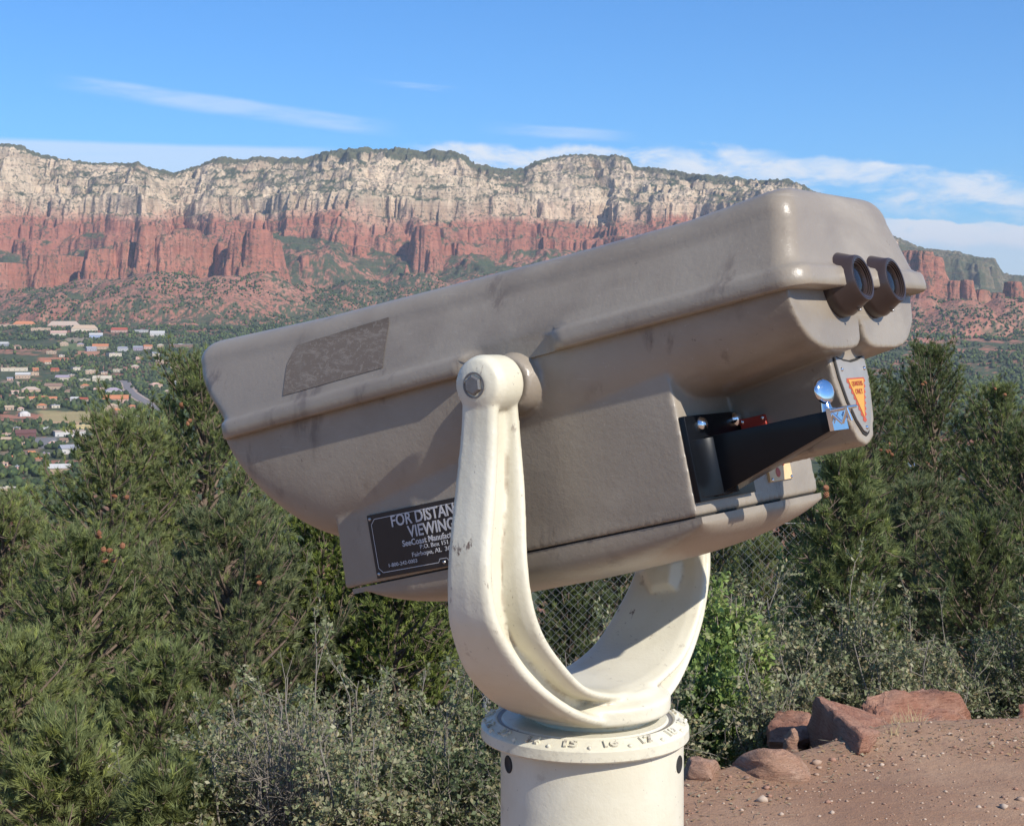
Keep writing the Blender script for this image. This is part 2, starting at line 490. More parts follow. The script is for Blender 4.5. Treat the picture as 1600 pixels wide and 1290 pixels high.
# rubbed-out label on the near side of the cover: slightly proud film that follows the surface
def cover_pt(u, w_, lift=.0005):
    t = (w_ - .0375) / (wtop(u) - RV - .0375)
    if t <= 1: v = cover_hw(max(t, 0))
    else:
        a = math.asin(min(1, (w_ - (wtop(u) - RV)) / RV)); v = cover_hw(1) - RV * (1 - math.cos(a))
    return B(u, v + lift, w_ + lift * .3)
def mat_worn_label():
    m, n, p = mat_new('worn_label')
    tc = n.new('ShaderNodeTexCoord').outputs['Object']
    stv = n.mapping(tc, (14, 14, 60), rot=(0, R(-13), 0))
    streak = n.ramp(n.noise(stv, 3.4, 8, .75, .15), .50, .62)
    spots = n.ramp(n.noise(tc, 210, 4, .65), .56, .62)
    k = n.m('MAXIMUM', n.m('MULTIPLY', streak, .75), n.m('MULTIPLY', spots, .7))
    c = n.mix(n.m('MULTIPLY', k, .62), (.152, .118, .088), (.29, .25, .205))
    c = n.mix(n.m('MULTIPLY', n.ramp(n.noise(tc, 45, 5, .7), .5, .68), .5), c, (.21, .18, .145))
    n.l.new(c, p.inputs['Base Color']); p.inputs['Roughness'].default_value = .6
    n.l.new(n.bump(k, .3, .0004), p.inputs['Normal'])
    return m
bm = bmesh.new()
NU, NW = 30, 12
g = []
for i in range(NU + 1):
    u = .141 + (.269 - .141) * i / NU
    row = []
    for j in range(NW + 1):
        w_ = .0435 + (.0905 - .0435) * j / NW
        uu = u
        if i == NU or i > NU - 5:   # rounded top front corner
            cut = max(0, (w_ - .072)) ** 1.5 * 4.2
            uu = u - cut * (i - (NU - 5)) / 5
        row.append(bm.verts.new(cover_pt(uu, w_)))
    g.append(row)
for i in range(NU):
    for j in range(NW): bm.faces.new((g[i][j], g[i + 1][j], g[i + 1][j + 1], g[i][j + 1]))
bm_obj('worn_label', bm, mat_worn_label(), cover)

# lower housing: twin barrels + box + coin chute, fused like one casting
bm = bmesh.new()
def hull_bottom(u, v):
    h = .1185
    d = float(np.interp(u, [-.27, -.142, .1, .2, .245], [.047, .062, .104, .122, .126]))
    nn = float(np.interp(u, [-.27, -.142, .05, .2], [1.9, 2.1, 3.6, 4.6]))
    if u > .235:
        t = min(1, (u - .235) / .1235); d *= (1 - t ** 1.75) ** (1 / 1.75)
    x = min(1, abs(v) / h)
    full = d * (1 - x ** nn) ** (1 / nn)
    c = .0605; y = min(1, abs(abs(v) - c) / (h - c))
    ex = 7.0 if abs(v) < c else float(np.interp(u, [-.27, -.05], [2.15, 2.5]))
    lobe = d * (1 - y ** ex) ** (1 / ex)
    k = float(np.interp(u, [-.27, -.10, .05], [.42, .55, 1.0]))
    return max(lobe if u < .05 else 0, full * k)
us = list(np.linspace(-.263, .235, 46)) + [.235 + .1235 * math.sin(PI / 2 * k / 24) for k in range(1, 25)]
ths = np.linspace(-1, 1, 65); vs_ = [.1185 * math.sin(PI / 2 * t) for t in ths]
top = []; bot = []
for u in us:
    top.append([bm.verts.new(B(u, v, .021)) for v in vs_])
    bot.append([bm.verts.new(B(u, v, .0185 - max(.0005, hull_bottom(u, v)))) for v in vs_])
for i in range(len(us) - 1):
    for j in range(len(vs_) - 1):
        bm.faces.new((top[i][j], top[i][j + 1], top[i + 1][j + 1], top[i + 1][j]))
        bm.faces.new((bot[i][j], bot[i + 1][j], bot[i + 1][j + 1], bot[i][j + 1]))
    for j in (0, -1): bm.faces.new((top[i][j], top[i + 1][j], bot[i + 1][j], bot[i][j]))
for i in (0, -1):
    for j in range(len(vs_) - 1): bm.faces.new((top[i][j], top[i][j + 1], bot[i][j + 1], bot[i][j]))
def seam(u): return float(np.interp(u, [-.15, .25], [-.137, -.146]))
HB = .1095
def box_profile(): return [(-.142, seam(-.142)), (.242, seam(.24)), (.239, -.060), (.20, .008), (-.10, .008), (-.142, .002)]
prism(bm, box_profile(), lambda a, b: B(a, HB, b), lambda a, b: B(a, -HB, b))
# coin chute: shield section, narrowing down, running back from the box
sec = [(.036, -.012), (.034, -.050), (.026, -.080), (.014, -.099), (0, -.104), (-.014, -.099), (-.026, -.080), (-.034, -.050), (-.036, -.012)]
prism(bm, sec, lambda v, w_: B(-.130, v * .60, w_ * 1.06), lambda v, w_: B(-.246 - (.02 * (-w_ - .05)), v, w_ - .003))
for sgn in (1, -1):  # pivot bosses
    lathe(bm, [(0, 0), (.028, 0), (.0265, .018), (.022, .0285), (0, .0285)], B(0, sgn * .104, 0), NEAR * sgn, 40)
housing = remeshed('housing', bm, M['taupe'], viewer, .0019, 8)

# bottom pan below the seam
bm = bmesh.new()
us = [.045 + .190 * math.sin(PI / 2 * t) for t in np.linspace(-1, 1, 61)]
vs_ = [.1075 * math.sin(PI / 2 * t) for t in np.linspace(-1, 1, 41)]
def pan(u, v):
    a = abs((u - .045) / .190); b = abs(v / .1075)
    if u > .045: a = abs((u - .045) / .170)
    return .031 * max(0, 1 - a ** 2.8) ** (1 / 2.0) * max(0, 1 - b ** 3.4) ** (1 / 3.0)
top = [[bm.verts.new(B(u, v, seam(u) - .0014)) for v in vs_] for u in us]
bot = [[bm.verts.new(B(u, v, seam(u) - .006 - pan(u, v))) for v in vs_] for u in us]
for i in range(len(us) - 1):
    for j in range(len(vs_) - 1):
        bm.faces.new((top[i][j], top[i][j + 1], top[i + 1][j + 1], top[i + 1][j]))
        bm.faces.new((bot[i][j], bot[i + 1][j], bot[i + 1][j + 1], bot[i][j + 1]))
    for j in (0, -1): bm.faces.new((top[i][j], top[i + 1][j], bot[i + 1][j], bot[i][j]))
for i in (0, -1):
    for j in range(len(vs_) - 1): bm.faces.new((top[i][j], top[i][j + 1], bot[i][j + 1], bot[i][j]))
bm_obj('bottom_pan', bm, M['taupe'], viewer, True, 60)

bm = bmesh.new()
prism(bm, [(-.1385, 0), (.2, 0), (.2, 1), (-.1385, 1)], lambda a, b: B(a, .1062, seam(a) - .004 + .010 * b), lambda a, b: B(a, -.1062, seam(a) - .004 + .010 * b))
bm_obj('seam_dark_line', bm, M['rubber_gap'], viewer, False)  # added dark slab; its colour draws the shaded gap along the seam

# eyepieces
for sgn in (1, -1):
    bm = bmesh.new()
    c = B(-.2600, sgn * .0325, .0215); EA = (-BU + BW * .05).normalized()
    lathe(bm, [(.010, -.01), (.0258, -.01), (.0264, .006), (.0264, .0095), (.0256, .0115), (.0200, .0225), (.0190, .0262), (.0182, .0272),
               (.0172, .0272), (.0168, .0255), (.0165, .0190)],
          c, EA, 56)
    e = bm_obj('eyepiece', bm, M['brown'], viewer, True, 28)
    bm = bmesh.new()   # black stepped inner cup
    lathe(bm, [(.0170, .0264), (.0170, .0274), (.0160, .0272), (.0160, .0262), (.0150, .0262), (.0150, .0250), (.0140, .0250), (.0140, .0236), (.0128, .0236), (.0120, .0215)], c, EA, 48)
    bm_obj('inner_cup', bm, M['brown'], e, True, 28)
    bm = bmesh.new()
    lathe(bm, [(.0121, .0214), (.0105, .0226), (.006, .0234), (0, .0237)], c, EA, 40)
    bm_obj('lens', bm, M['lens'], e)
    bm = bmesh.new()
    lathe(bm, [(0, 0), (.0016, 0), (.0016, .0012), (0, .0016)], c - BU * .0185 + (-BW * .0226), (-BW * .95 - BU * .3), 10)
    bm_obj('set_screw', bm, M['steel'], e)

# information plate on the near side of the box
PV = HB + .0012
def P_(u, w_, l=0): return B(u, PV + l, w_)
bm = bmesh.new()
u0, u1 = .199, .036          # left (forward) and right ends as seen
wt, wb_ = -.0835, -.1415
prism(bm, [(u0, wb_), (u0, wt), (u1, wt), (u1, wb_)], lambda a, b: P_(a, b, -.002), lambda a, b: P_(a, b, .0008))
plate = bevelled('information_plate', bm, M['plate'], viewer, .0004, 1)
bm = bmesh.new()
def strip(pts, wd=.0006, l=.0011):
    for (a, b) in zip(pts[:-1], pts[1:]):
        d = Vector((b[0] - a[0], b[1] - a[1])); L = d.length; d /= L; nn = Vector((-d.y, d.x)) * wd / 2
        q = [(a[0] + nn.x, a[1] + nn.y), (b[0] + nn.x, b[1] + nn.y), (b[0] - nn.x, b[1] - nn.y), (a[0] - nn.x, a[1] - nn.y)]
        bm.faces.new([bm.verts.new(P_(x, y, l)) for x, y in q])
m_ = .0045; c_ = .0045
um = (u0 + u1) / 2
strip([(u0 - m_, wt - m_ - c_), (u0 - m_, wb_ + m_ + c_), (u0 - m_ - c_, wb_ + m_), (um + .006, wb_ + m_), (um + .004, wb_ + m_ + .003), (um - .004, wb_ + m_ + .003), (um - .006, wb_ + m_),
       (u1 + m_ + c_, wb_ + m_), (u1 + m_, wb_ + m_ + c_), (u1 + m_, wt - m_ - c_), (u1 + m_ + c_, wt - m_), (u0 - m_ - c_, wt - m_), (u0 - m_, wt - m_ - c_)])
bm_obj('border_line', bm, M['plate_ink'], plate, False)
def plate_text(s, size, uc, w_, bold=0.0, sx=1.0):
    t = text_bm(s, size, .00015, 'CENTER', bold)
    for v in t.verts:
        x, y, z = v.co
        v.co = P_(uc - x * sx, w_ + y, .0012 + z)
    return t
lines = [("FOR DISTANCE", .0148, -.0935, .00025, .90), ("VIEWING", .0146, -.1058, .00025, .90), ("SeeCoast Manufacturing", .0076, -.1150, .00015, .98),
         ("P.O. Box 151", .0054, -.1206, .00005, 1.15), ("Fairhope, AL  36533", .0056, -.1262, .00005, 1.2)]
for s, sz, w_, bd, sx in lines:
    bm_obj('lettering', plate_text(s, sz, um + .0075, w_, bd, sx), M['plate_ink'], plate, False)
bm_obj('lettering', plate_text("1-800-242-0003", .0046, u0 - .034, -.1318, .00005, 1.2), M['plate_ink'], plate, False)
bm_obj('lettering', plate_text("(USA)", .0046, um - .018, -.1318, .00005, 1.2), M['plate_ink'], plate, False)
for (a, b) in ((u0 - .0035, wt - .0038), (u0 - .0035, wb_ + .0038), (um, wb_ + .0040), (u1 + .0035, wb_ + .0038), (u1 + .0035, wt - .0038)):
    bm = bmesh.new(); lathe(bm, [(.0017, 0), (.0016, .0007), (.0009, .0013), (0, .0015)], P_(a, b, .0008), NEAR, 14)
    bm_obj('rivet', bm, M['steel'], plate)

# black handle on the rear of the box
bm = bmesh.new()
UR = -.1425
def slab(a0, a1, v0, v1, w0, w1):
    prism(bm, [(v0, w0), (v1, w0), (v1, w1), (v0, w1)], lambda a, b: B(a0, a, b), lambda a, b: B(a1, a, b))
slab(UR, UR - .005, .016, .108, -.127, -.058)
hp = [(UR - .004, -.0765), (-.258, -.0765), (-.260, -.0905), (UR - .006, -.1250)]
prism(bm, hp, lambda a, b: B(a, .084, b), lambda a, b: B(a, .060, b))
# curved root fillet between plate and arm
fl = []
for k in range(7):
    a = PI / 2 * k / 6
    fl.append((UR - .005 - .018 * (1 - math.cos(a)), .080 + .026 * (1 - math.sin(a))))
poly = [(UR - .004, .078)] + fl[::1] + [(UR - .024, .078)]
prism(bm, poly, lambda a, v: B(a, v, -.0775), lambda a, v: B(a, v, -.1240))
handle = bevelled('handle', bm, M['black'], viewer, .0022, 3, 30)
for (v, w_) in ((.084, -.0660), (.026, -.0645)):
    bm = bmesh.new(); lathe(bm, [(.0062, 0), (.0060, .0018), (.0045, .0040), (.002, .0052), (0, .0055)], B(UR - .005, v, w_), -BU, 24)
    bm_obj('screw', bm, M['chrome'], handle)
# chrome end of the handle: collar, bar, V bracket
bm = bmesh.new()
prism(bm, [(.0852, -.0748), (.0590, -.0748), (.0590, -.0922), (.0852, -.0922)], lambda v, w_: B(-.257, v, w_), lambda v, w_: B(-.2605, v, w_))
for a, b in (((-.260, .082, -.0765), (-.272, .080, -.0765)), ((-.260, .082, -.079), (-.266, .080, -.0880)), ((-.266, .080, -.0880), (-.271, .080, -.0790)),
             ((-.2720, .082, -.0765), (-.2720, .064, -.0765)), ((-.272, .064, -.0765), (-.2600, .064, -.0765)), ((-.272, .081, -.0765), (-.273, .079, -.0870))):
    pa, pb = B(*a), B(*b); d = pb - pa
    lathe(bm, [(0, 0), (.0013, 0), (.0013, d.length), (0, d.length)], pa, d, 12)
prism(bm, [(-.2610, -.0785), (-.2660, -.0865), (-.2705, -.0785)], lambda a, b: B(a, .072, b), lambda a, b: B(a, .0700, b))
bm_obj('chrome_bracket', bm, M['chrome'], handle, True, 40)
bm = bmesh.new()
kc = B(-.252, .070, -.0605)
kd = (-BU * .93 + NEAR * .30 + BW * .05).normalized()
lathe(bm, [(0, -.0035), (.0080, -.0028), (.0102, -.001), (.0105, .0), (.0098, .0012), (.0076, .0022), (.0040, .0028), (0, .0030)], kc, kd, 44)
d = B(-.251, .070, -.078) - (kc - kd * .003)
lathe(bm, [(.0042, 0), (.0036, d.length * .5), (.0055, d.length)], kc - kd * .003, d, 20)
bm_obj('chrome_knob', bm, M['chrome'], handle, True, 50)

# red window label and cream label on the rear of the box
def rear_plate(name, v0, v1, w0, w1, mat, parent, th=.0016):
    bm = bmesh.new()
    prism(bm, [(v0, w0), (v1, w0), (v1, w1), (v0, w1)], lambda a, b: B(UR + .001, a, b), lambda a, b: B(UR - th, a, b))
    return bevelled(name, bm, mat, parent, .0004, 1)
bm = bmesh.new()
prism(bm, [(-.149, -.0815), (-.174, -.0815), (-.174, -.0655), (-.149, -.0655)], lambda a, b: B(a, .016 - (a + .16) * .10, b), lambda a, b: B(a, .0235 - (a + .16) * .10, b))
rl = bevelled('red_label', bm, M['redlabel'], viewer, .0004, 1)
for u in (-.1515, -.1715):
    bm = bmesh.new(); lathe(bm, [(.0017, 0), (.0015, .001), (0, .0016)], B(u, .0233 - (u + .16) * .10, -.0680), NEAR, 12); bm_obj('rivet', bm, M['chrome'], rl)
cl = rear_plate('coin_label', -.020, -.062, -.1215, -.096, M['creamlabel'], viewer)
for par, pts in ((cl, ((-.023, -.1195), (-.059, -.1195), (-.059, -.098))),):
    for v, w_ in pts:
        bm = bmesh.new(); lathe(bm, [(.0016, 0), (.0014, .001), (0, .0015)], B(UR - .0016, v, w_), -BU, 12); bm_obj('rivet', bm, M['chrome'], par)
bm = bmesh.new()
lathe(bm, [(.0, 0), (.0042, 0), (.0042, .0003), (0, .0003)], B(UR - .0016, -.036, -.1140), -BU, 20)
lathe(bm, [(.0, 0), (.0030, 0), (.0030, .0003), (0, .0003)], B(UR - .0016, -.048, -.1060), -BU, 20)
bm_obj('red_print', bm, M['red'], cl, False)

# shield plate on the rear of the coin chute
def SH(v, w_, l=0): return B(-.2460 - (.02 * (-w_ - .05)) - .0012 - l, v, w_ - .003)
def shield(k, dw=0.0):
    pts = [(-.0275, -.030), (-.014, -.0335), (0, -.035), (.014, -.0335), (.0275, -.030), (.0262, -.048), (.0215, -.066), (.0135, -.082), (.0055, -.0915), (0, -.0935), (-.0055, -.0915), (-.0135, -.082), (-.0215, -.066), (-.0262, -.048)]
    return [(a * k, -.06 + (b + .06) * k + dw) for a, b in pts]
bm = bmesh.new()
prism(bm, shield(1.08), lambda a, b: SH(a, b, -.002), lambda a, b: SH(a, b, -.0004))
bm_obj('plate_gasket', bm, M['rubber_gap'], viewer, False)
bm = bmesh.new()
prism(bm, shield(1.0), lambda a, b: SH(a, b, -.001), lambda a, b: SH(a, b, .0010))
sh = bevelled('shield_plate', bm, M['silver'], viewer, .0005, 2)
bm = bmesh.new()
def saw(pa, pb, n, out):
    r = []
    for k in range(n):
        t = k / n; r.append((pa[0] + (pb[0] - pa[0]) * t, pa[1] + (pb[1] - pa[1]) * t))
        t = (k + .5) / n; r.append((pa[0] + (pb[0] - pa[0]) * t + out[0], pa[1] + (pb[1] - pa[1]) * t + out[1]))
    return r
tri = saw((-.0165, -.048), (0, -.085), 8, (-.0026, -.0009)) + saw((0, -.085), (.0165, -.048), 8, (.0026, -.0009)) + [(.0165, -.048)]
bm.faces.new([bm.verts.new(SH(a, b, .0013)) for a, b in tri])
bm_obj('red_border', bm, M['red'], sh, False)
bm = bmesh.new()
bm.faces.new([bm.verts.new(SH(a, b, .0016)) for a, b in ((-.0148, -.0492), (0, -.081), (.0148, -.0492))])
bm_obj('yellow_panel', bm, M['yellow'], sh, False)
for s, sz, w_, sx in (("QUARTERS", .0056, -.0530, .74), ("ONLY", .0062, -.0596, .85)):
    t = text_bm(s, sz, .0001, 'CENTER', 0.0)
    for v in t.verts:
        x, y, z = v.co; v.co = SH(-x * sx, w_ + y, .0019 + z)
    bm_obj('lettering', t, M['red'], sh, False)
for a, b in ((-.0215, -.0405), (.0215, -.0405), (0, -.0892)):
    bm = bmesh.new(); lathe(bm, [(.0018, 0), (.0016, .001), (0, .0016)], SH(a, b, .001), -BU, 12); bm_obj('rivet', bm, M['chrome'], sh)

# ---- fork: I-section strips swept round a U, web, bosses and hub, fused
def catmull(P, n):
    P = np.array(P, float); t = np.arange(len(P)); tt = np.linspace(0, len(P) - 1, n)
    Q = []
    for x in tt:
        i = min(int(x), len(P) - 2); f = x - i
        p0 = P[max(i - 1, 0)]; p1 = P[i]; p2 = P[i + 1]; p3 = P[min(i + 2, len(P) - 1)]
        Q.append(.5 * ((2 * p1) + (-p0 + p2) * f + (2 * p0 - 5 * p1 + 4 * p2 - p3) * f * f + (-p0 + 3 * p1 - 3 * p2 + p3) * f ** 3))
    return np.array(Q)
# (v, z, half width fore-aft)
outer = [(.168, .0, .017), (.169, -.04, .018), (.175, -.09, .020), (.182, -.14, .021), (.181, -.175, .023), (.172, -.203, .027), (.142, -.243, .035), (.092, -.279, .044), (.045, -.296, .050), (.0, -.298, .052)]
inner = [(.143, .0, .017), (.141, -.04, .020), (.142, -.09, .026), (.147, -.14, .032), (.147, -.175, .037), (.140, -.203, .042), (.122, -.228, .046), (.085, -.260, .050), (.040, -.275, .051), (.0, -.278, .052)]
def full(P):
    P = list(P); return P + [(-a, b, c) for a, b, c in P[:-1][::-1]]
bm = bmesh.new()
def ribbon(path, th, side):
    """rounded strap; side = +1 puts thickness towards the inside"""
    Q = catmull(full(path), 120)
    T = np.gradient(Q[:, :2], axis=0); T /= np.linalg.norm(T, axis=1)[:, None]
    N = np.stack([-T[:, 1], T[:, 0]], 1)
    rows = []
    for q, nn in zip(Q, N):
        h = q[2]; row = []
        for k in range(12):
            a = 2 * PI * k / 12
            x = math.copysign(abs(math.cos(a)) ** .45, math.cos(a)) * h
            y = math.copysign(abs(math.sin(a)) ** .8, math.sin(a)) * th / 2
            row.append(bm.verts.new(K(x, q[0] + nn[0] * y, q[1] + nn[1] * y)))
        rows.append(row)
    for A_, B_ in zip(rows[:-1], rows[1:]):
        for k in range(12): bm.faces.new((A_[k], A_[(k + 1) % 12], B_[(k + 1) % 12], B_[k]))
    bm.faces.new(rows[0]); bm.faces.new(rows[-1][::-1])
ribbon(outer, .013, 1)
ribbon(inner, .012, 1)
Qo = catmull(full(outer), 120); Qi = catmull(full(inner), 120)
rows = []
for a, b in zip(Qo, Qi):
    hw = .011 + .016 * sstep(-.20, -.29, a[1])
    rows.append([bm.verts.new(K(hw, a[0], a[1])), bm.verts.new(K(hw, b[0], b[1])), bm.verts.new(K(-hw, b[0], b[1])), bm.verts.new(K(-hw, a[0], a[1]))])
for A_, B_ in zip(rows[:-1], rows[1:]):
    for k in range(4): bm.faces.new((A_[k], A_[(k + 1) % 4], B_[(k + 1) % 4], B_[k]))
bm.faces.new(rows[0]); bm.faces.new(rows[-1][::-1])
for sgn in (1, -1):
    lathe(bm, [(0, 0), (.022, 0), (.0245, .004), (.0248, .028), (.0215, .036), (.013, .0392), (0, .0392)], K(0, sgn * .1375, 0), NEAR * sgn, 48)
    # collar stub on the inner strap, low on each arm
    lathe(bm, [(0, -.004), (.034, -.004), (.026, .006), (.016, .014), (0, .015)], K(.006, sgn * .141, -.197), -NEAR * sgn + UP * .35, 5)
lathe(bm, [(0, 0), (.0690, 0), (.0715, .003), (.0715, .0145), (.0690, .0165), (.0610, .0195), (.0540, .0245), (0, .0245)], K(0, 0, -.3000), UP, 96)
lathe(bm, [(0, 0), (.055, 0), (.055, .012), (0, .012)], K(0, 0, -.3085), UP, 48)
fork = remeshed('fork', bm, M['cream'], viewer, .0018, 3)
for sgn in (1, -1):
    bm = bmesh.new()
    lathe(bm, [(.0108, -.001), (.0108, .0006), (.0095, .0006)], K(0, sgn * .177, 0), NEAR * sgn, 36)
    lathe(bm, [(.0084, 0), (.0084, .0025), (.0070, .0035), (0, .0035)], K(0, sgn * .1765, 0), NEAR * sgn, 6)
    bm_obj('pivot_bolt', bm, M['bolt'], fork, False)

# ---- pedestal
RT = -.3070
bm = bmesh.new()
cz = RT + OFF.z; RX = -.0065
lathe(bm, [(0, 0), (.0745, 0), (.0765, -.0018), (.0785, -.0022), (.0805, -.0005), (.0820, .0002), (.0925, -.0048), (.0945, -.0070), (.0948, -.0155), (.0935, -.0170), (.0840, -.0175), (.0810, -.019)],
      (RX, 0, cz), UP, 128)
ring = bm_obj('numbered_ring', bm, M['cream'], viewer, True, 35)
bm = bmesh.new()
lathe(bm, [(.0765, -.0017), (.0785, -.0021), (.0798, -.0010)], (RX, 0, cz + .0004), UP, 128)
bm_obj('groove_strip', bm, mat_plain('grey_groove', (.30, .28, .26), .5, .4, .3, 60), ring)  # darker grey strip lying in the groove of the ring
tilt = math.atan2(.0057, .0125)
for k in range(16):
    ang = -PI / 2 + (k - 8) * R(22.5) + R(11.25)       # -Y faces the camera
    num = 16 + (k - 8)
    t = text_bm(str(num), .0150, .0017, 'CENTER', .0005)
    rad = Vector((math.cos(ang), math.sin(ang), 0)); tan = Vector((-math.sin(ang), math.cos(ang), 0))
    dn = (rad * math.cos(tilt) - UP * math.sin(tilt)); nrm = (UP * math.cos(tilt) + rad * math.sin(tilt))
    org = Vector((RX, 0, cz)) + rad * .0880 + UP * (-.0024)
    for v in t.verts:
        x, y, z = v.co
        v.co = org + tan * x * 1.0 - dn * y * .72 + nrm * (z + .0002)
    bmesh.ops.recalc_face_normals(t, faces=t.faces)
    o = bm_obj('number', t, M['cream'], ring, False)
    if k in (4, 5, 6, 7, 8, 9, 10, 11): o['label'] = 'raised number %d cast in the ring' % num
    a2 = ang + R(11.25)
    r2 = Vector((math.cos(a2), math.sin(a2), 0))
    bm = bmesh.new()
    lathe(bm, [(.0021, -.001), (.0019, .0010), (.0010, .0019), (0, .0021)], Vector((RX, 0, cz)) + r2 * .0915 + UP * -.0040, UP * .9 + r2 * .4, 14)
    bm_obj('index_dot', bm, M['cream'], ring)
bm = bmesh.new()
z1 = cz - .0172
lathe(bm, [(.0832, z1), (.0832, .10), (.0870, .07), (.0950, .045), (.1150, .028), (.1500, .022), (.1530, .018), (.1530, -.01), (0, -.01)], (0, 0, 0), UP, 96)
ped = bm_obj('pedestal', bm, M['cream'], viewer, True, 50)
for a in (-24, -156, 90):
    ang = R(a); rad = Vector((math.cos(ang), math.sin(ang), 0))
    bm = bmesh.new()
    lathe(bm, [(.0078, -.002), (.0078, .0008), (.0066, .0012), (.0058, .0006), (0, .0006)], rad * .0828 + UP * (cz - .034), rad, 28)
    bm_obj('dark_hole_disc', bm, M['rubber_gap'], ped)  # raised dark disc; the shade inside a hole is put into its colour
for k in range(4):
    ang = R(30 + 90 * k); rad = Vector((math.cos(ang), math.sin(ang), 0))
    bm = bmesh.new(); lathe(bm, [(.011, 0), (.011, .009), (.009, .011), (0, .011)], rad * .134 + UP * .0245, UP, 6)
    bm_obj('anchor_bolt', bm, M['bolt'], ped, False)
# ---------------------------------------------------------------- far terrain: valley and canyon wall
def dirpx(px): return (px - 800) / 2400.0
def hpx(py, D): return EYE + D * (510 - py) / 2400.0      # height of a photo row at distance D
VD = [0, 60, 240, 900, 1500, 1900, 3000, 3600, 4000, 4400, 5300, 6500]
VZ = [-28, -60, -126, -130, -130, -126, -100, -47, -9, 8, 55, 95]
def valley_z(x, y):
    r = y
    z = np.interp(r, VD, VZ)
    amp = sstep(1200, 2500, r) * 9 + 2
    return z + fbm(x / 420, y / 420, 4) * amp
SKY_X = [-900, -300, 0, 30, 60, 110, 170, 215, 240, 272, 300, 340, 370, 386, 402, 440, 475, 490, 520, 600, 650, 700, 726, 740, 780, 818, 835, 870, 920, 960, 985, 990, 1060, 1130, 1200, 1235, 1300, 1400, 1440, 1500, 1555, 1568, 1600, 1750, 2600]
SKY_Y = [215, 222, 228, 228, 238, 249, 253, 255, 265, 274, 268, 249, 249, 252, 245, 246, 248, 242, 237, 238, 242, 246, 250, 258, 265, 268, 258, 250, 246, 247, 256, 266, 268, 275, 285, 291, 318, 372, 390, 398, 408, 430, 433, 440, 455]
def canyon(x, y):
    """height and surface class of the far canyon wall"""
    px = 800 + 2400 * x / y
    ysky = np.interp(px, SKY_X, SKY_Y)
    # distance of the rim, with side canyons and buttresses
    wx = x + 170 * fbm(x / 330 + 3, y / 330, 3) + 34 * fbm(x / 75 + 8, y / 90, 3); wy = y + 60 * fbm(x / 260, y / 260 + 7, 3)
    rim = 6150 + 380 * vnoise(px / 330.0 + 4.2, px * 0 + .5) + 200 * sstep(200, 272, px) * sstep(345, 272, px)
    rim = rim + 900 * sstep(1260, 1440, px)
    calm = 1 - .8 * sstep(1300, 1420, px)
    gul = 250 * ridged(wx / 640 + 1.7, wy / 1500, 2) + 74 * calm * ridged(wx / 190, wy / 500 + 3, 3) + 34 * calm * ridged(wx / 62, wy / 170, 3) + 13 * vnoise(wx / 17, wy / 40)
    q = rim - gul * .9 - y + 40
    top = EYE + rim * (510 - ysky) / 2400.0
    qq = q + 22 * fbm(x / 70, y / 70, 3) + 55 * fbm(x / 210 + 5, y / 210, 2)
    # profile from rim (q=0) down to the talus
    P_q = np.array([-900, -200, 0, 25, 70, 95, 150, 165, 215, 235, 290, 310, 370, 385, 402, 440, 452, 480, 494, 560, 575, 640, 800, 1050, 1500, 2000, 2600, 6200])
    P_t = np.array([.93, .97, 1.0, .95, .90, .80, .74, .66, .60, .50, .44, .34, .27, .17, .02, 0, -.24, -.30, -.66, -.86, -1.2, -1.38, -1.80, -2.45, -3.15, -3.8, -4.7, -6.0])
    t = np.interp(qq, P_q, P_t)
    zr = 400.0 + 40 * fbm(x / 420, y / 420, 3)           # top of the red beds
    zr = np.minimum(zr, top - 50)
    z = np.where(t > 0, zr + t * (top - zr), zr + t * 118.0 + np.clip(t, -1.3, 0) * 55.0 * fbm(x / 380 + 9, y / 380, 2) * sstep(-4.0, -1.6, t))
    z = z + 9.0 * fbm(x / 34, y / 34, 4) + 7 * np.abs(vnoise(x / 13, y / 18)) * (t > -1) + 4 * np.sin(z / 7.0 + 3 * fbm(x / 200, y / 200, 2)) * (q > 60) * (q < 640)
    return z, t, q
# red foreground buttes: photo column, distance, half width (px), top row, spireness
BUTTES = [(165, 4900, 30, 388, 1.0), (205, 4920, 26, 378, 1.0), (233, 4860, 15, 353, 1.4), (262, 4880, 20, 368, 1.2), (292, 4940, 24, 358, 1.2), (322, 4960, 14, 372, 1.2), (352, 4950, 13, 380, 1.2),
          (378, 4840, 15, 362, 1.2), (402, 4830, 20, 357, 1.3), (425, 4870, 12, 372, 1.1), (90, 5050, 40, 400, .7), (20, 5000, 40, 412, .6), (480, 5200, 12, 398, 1.2), (655, 5450, 12, 360, 1.6), (668, 5420, 20, 352, 1.5), (560, 5500, 20, 385, 1.2),
          (1440, 4300, 16, 392, 1.7), (1459, 4290, 12, 400, 1.7), (1425, 4350, 24, 390, 1.2), (1488, 4250, 10, 437, 1.4), (1509, 4240, 10, 435, 1.5), (1532, 4260, 11, 450, 1.2), (1556, 4260, 14, 458, 1.1), (1583, 4240, 12, 440, 1.2), (1610, 4260, 20, 452, 1.1), (1660, 4300, 30, 440, 1.1)]
SHELVES = [(40, 4700, 90, 452), (150, 4650, 90, 437), (250, 4600, 95, 428), (350, 4620, 80, 432), (410, 4640, 60, 428), (470, 4800, 60, 446), (560, 5000, 80, 440), (660, 5050, 60, 430), (780, 5100, 80, 430),
           (1380, 4150, 70, 470), (1440, 4100, 70, 468), (1500, 4080, 60, 470), (1580, 4060, 70, 468), (1660, 4100, 90, 462)]
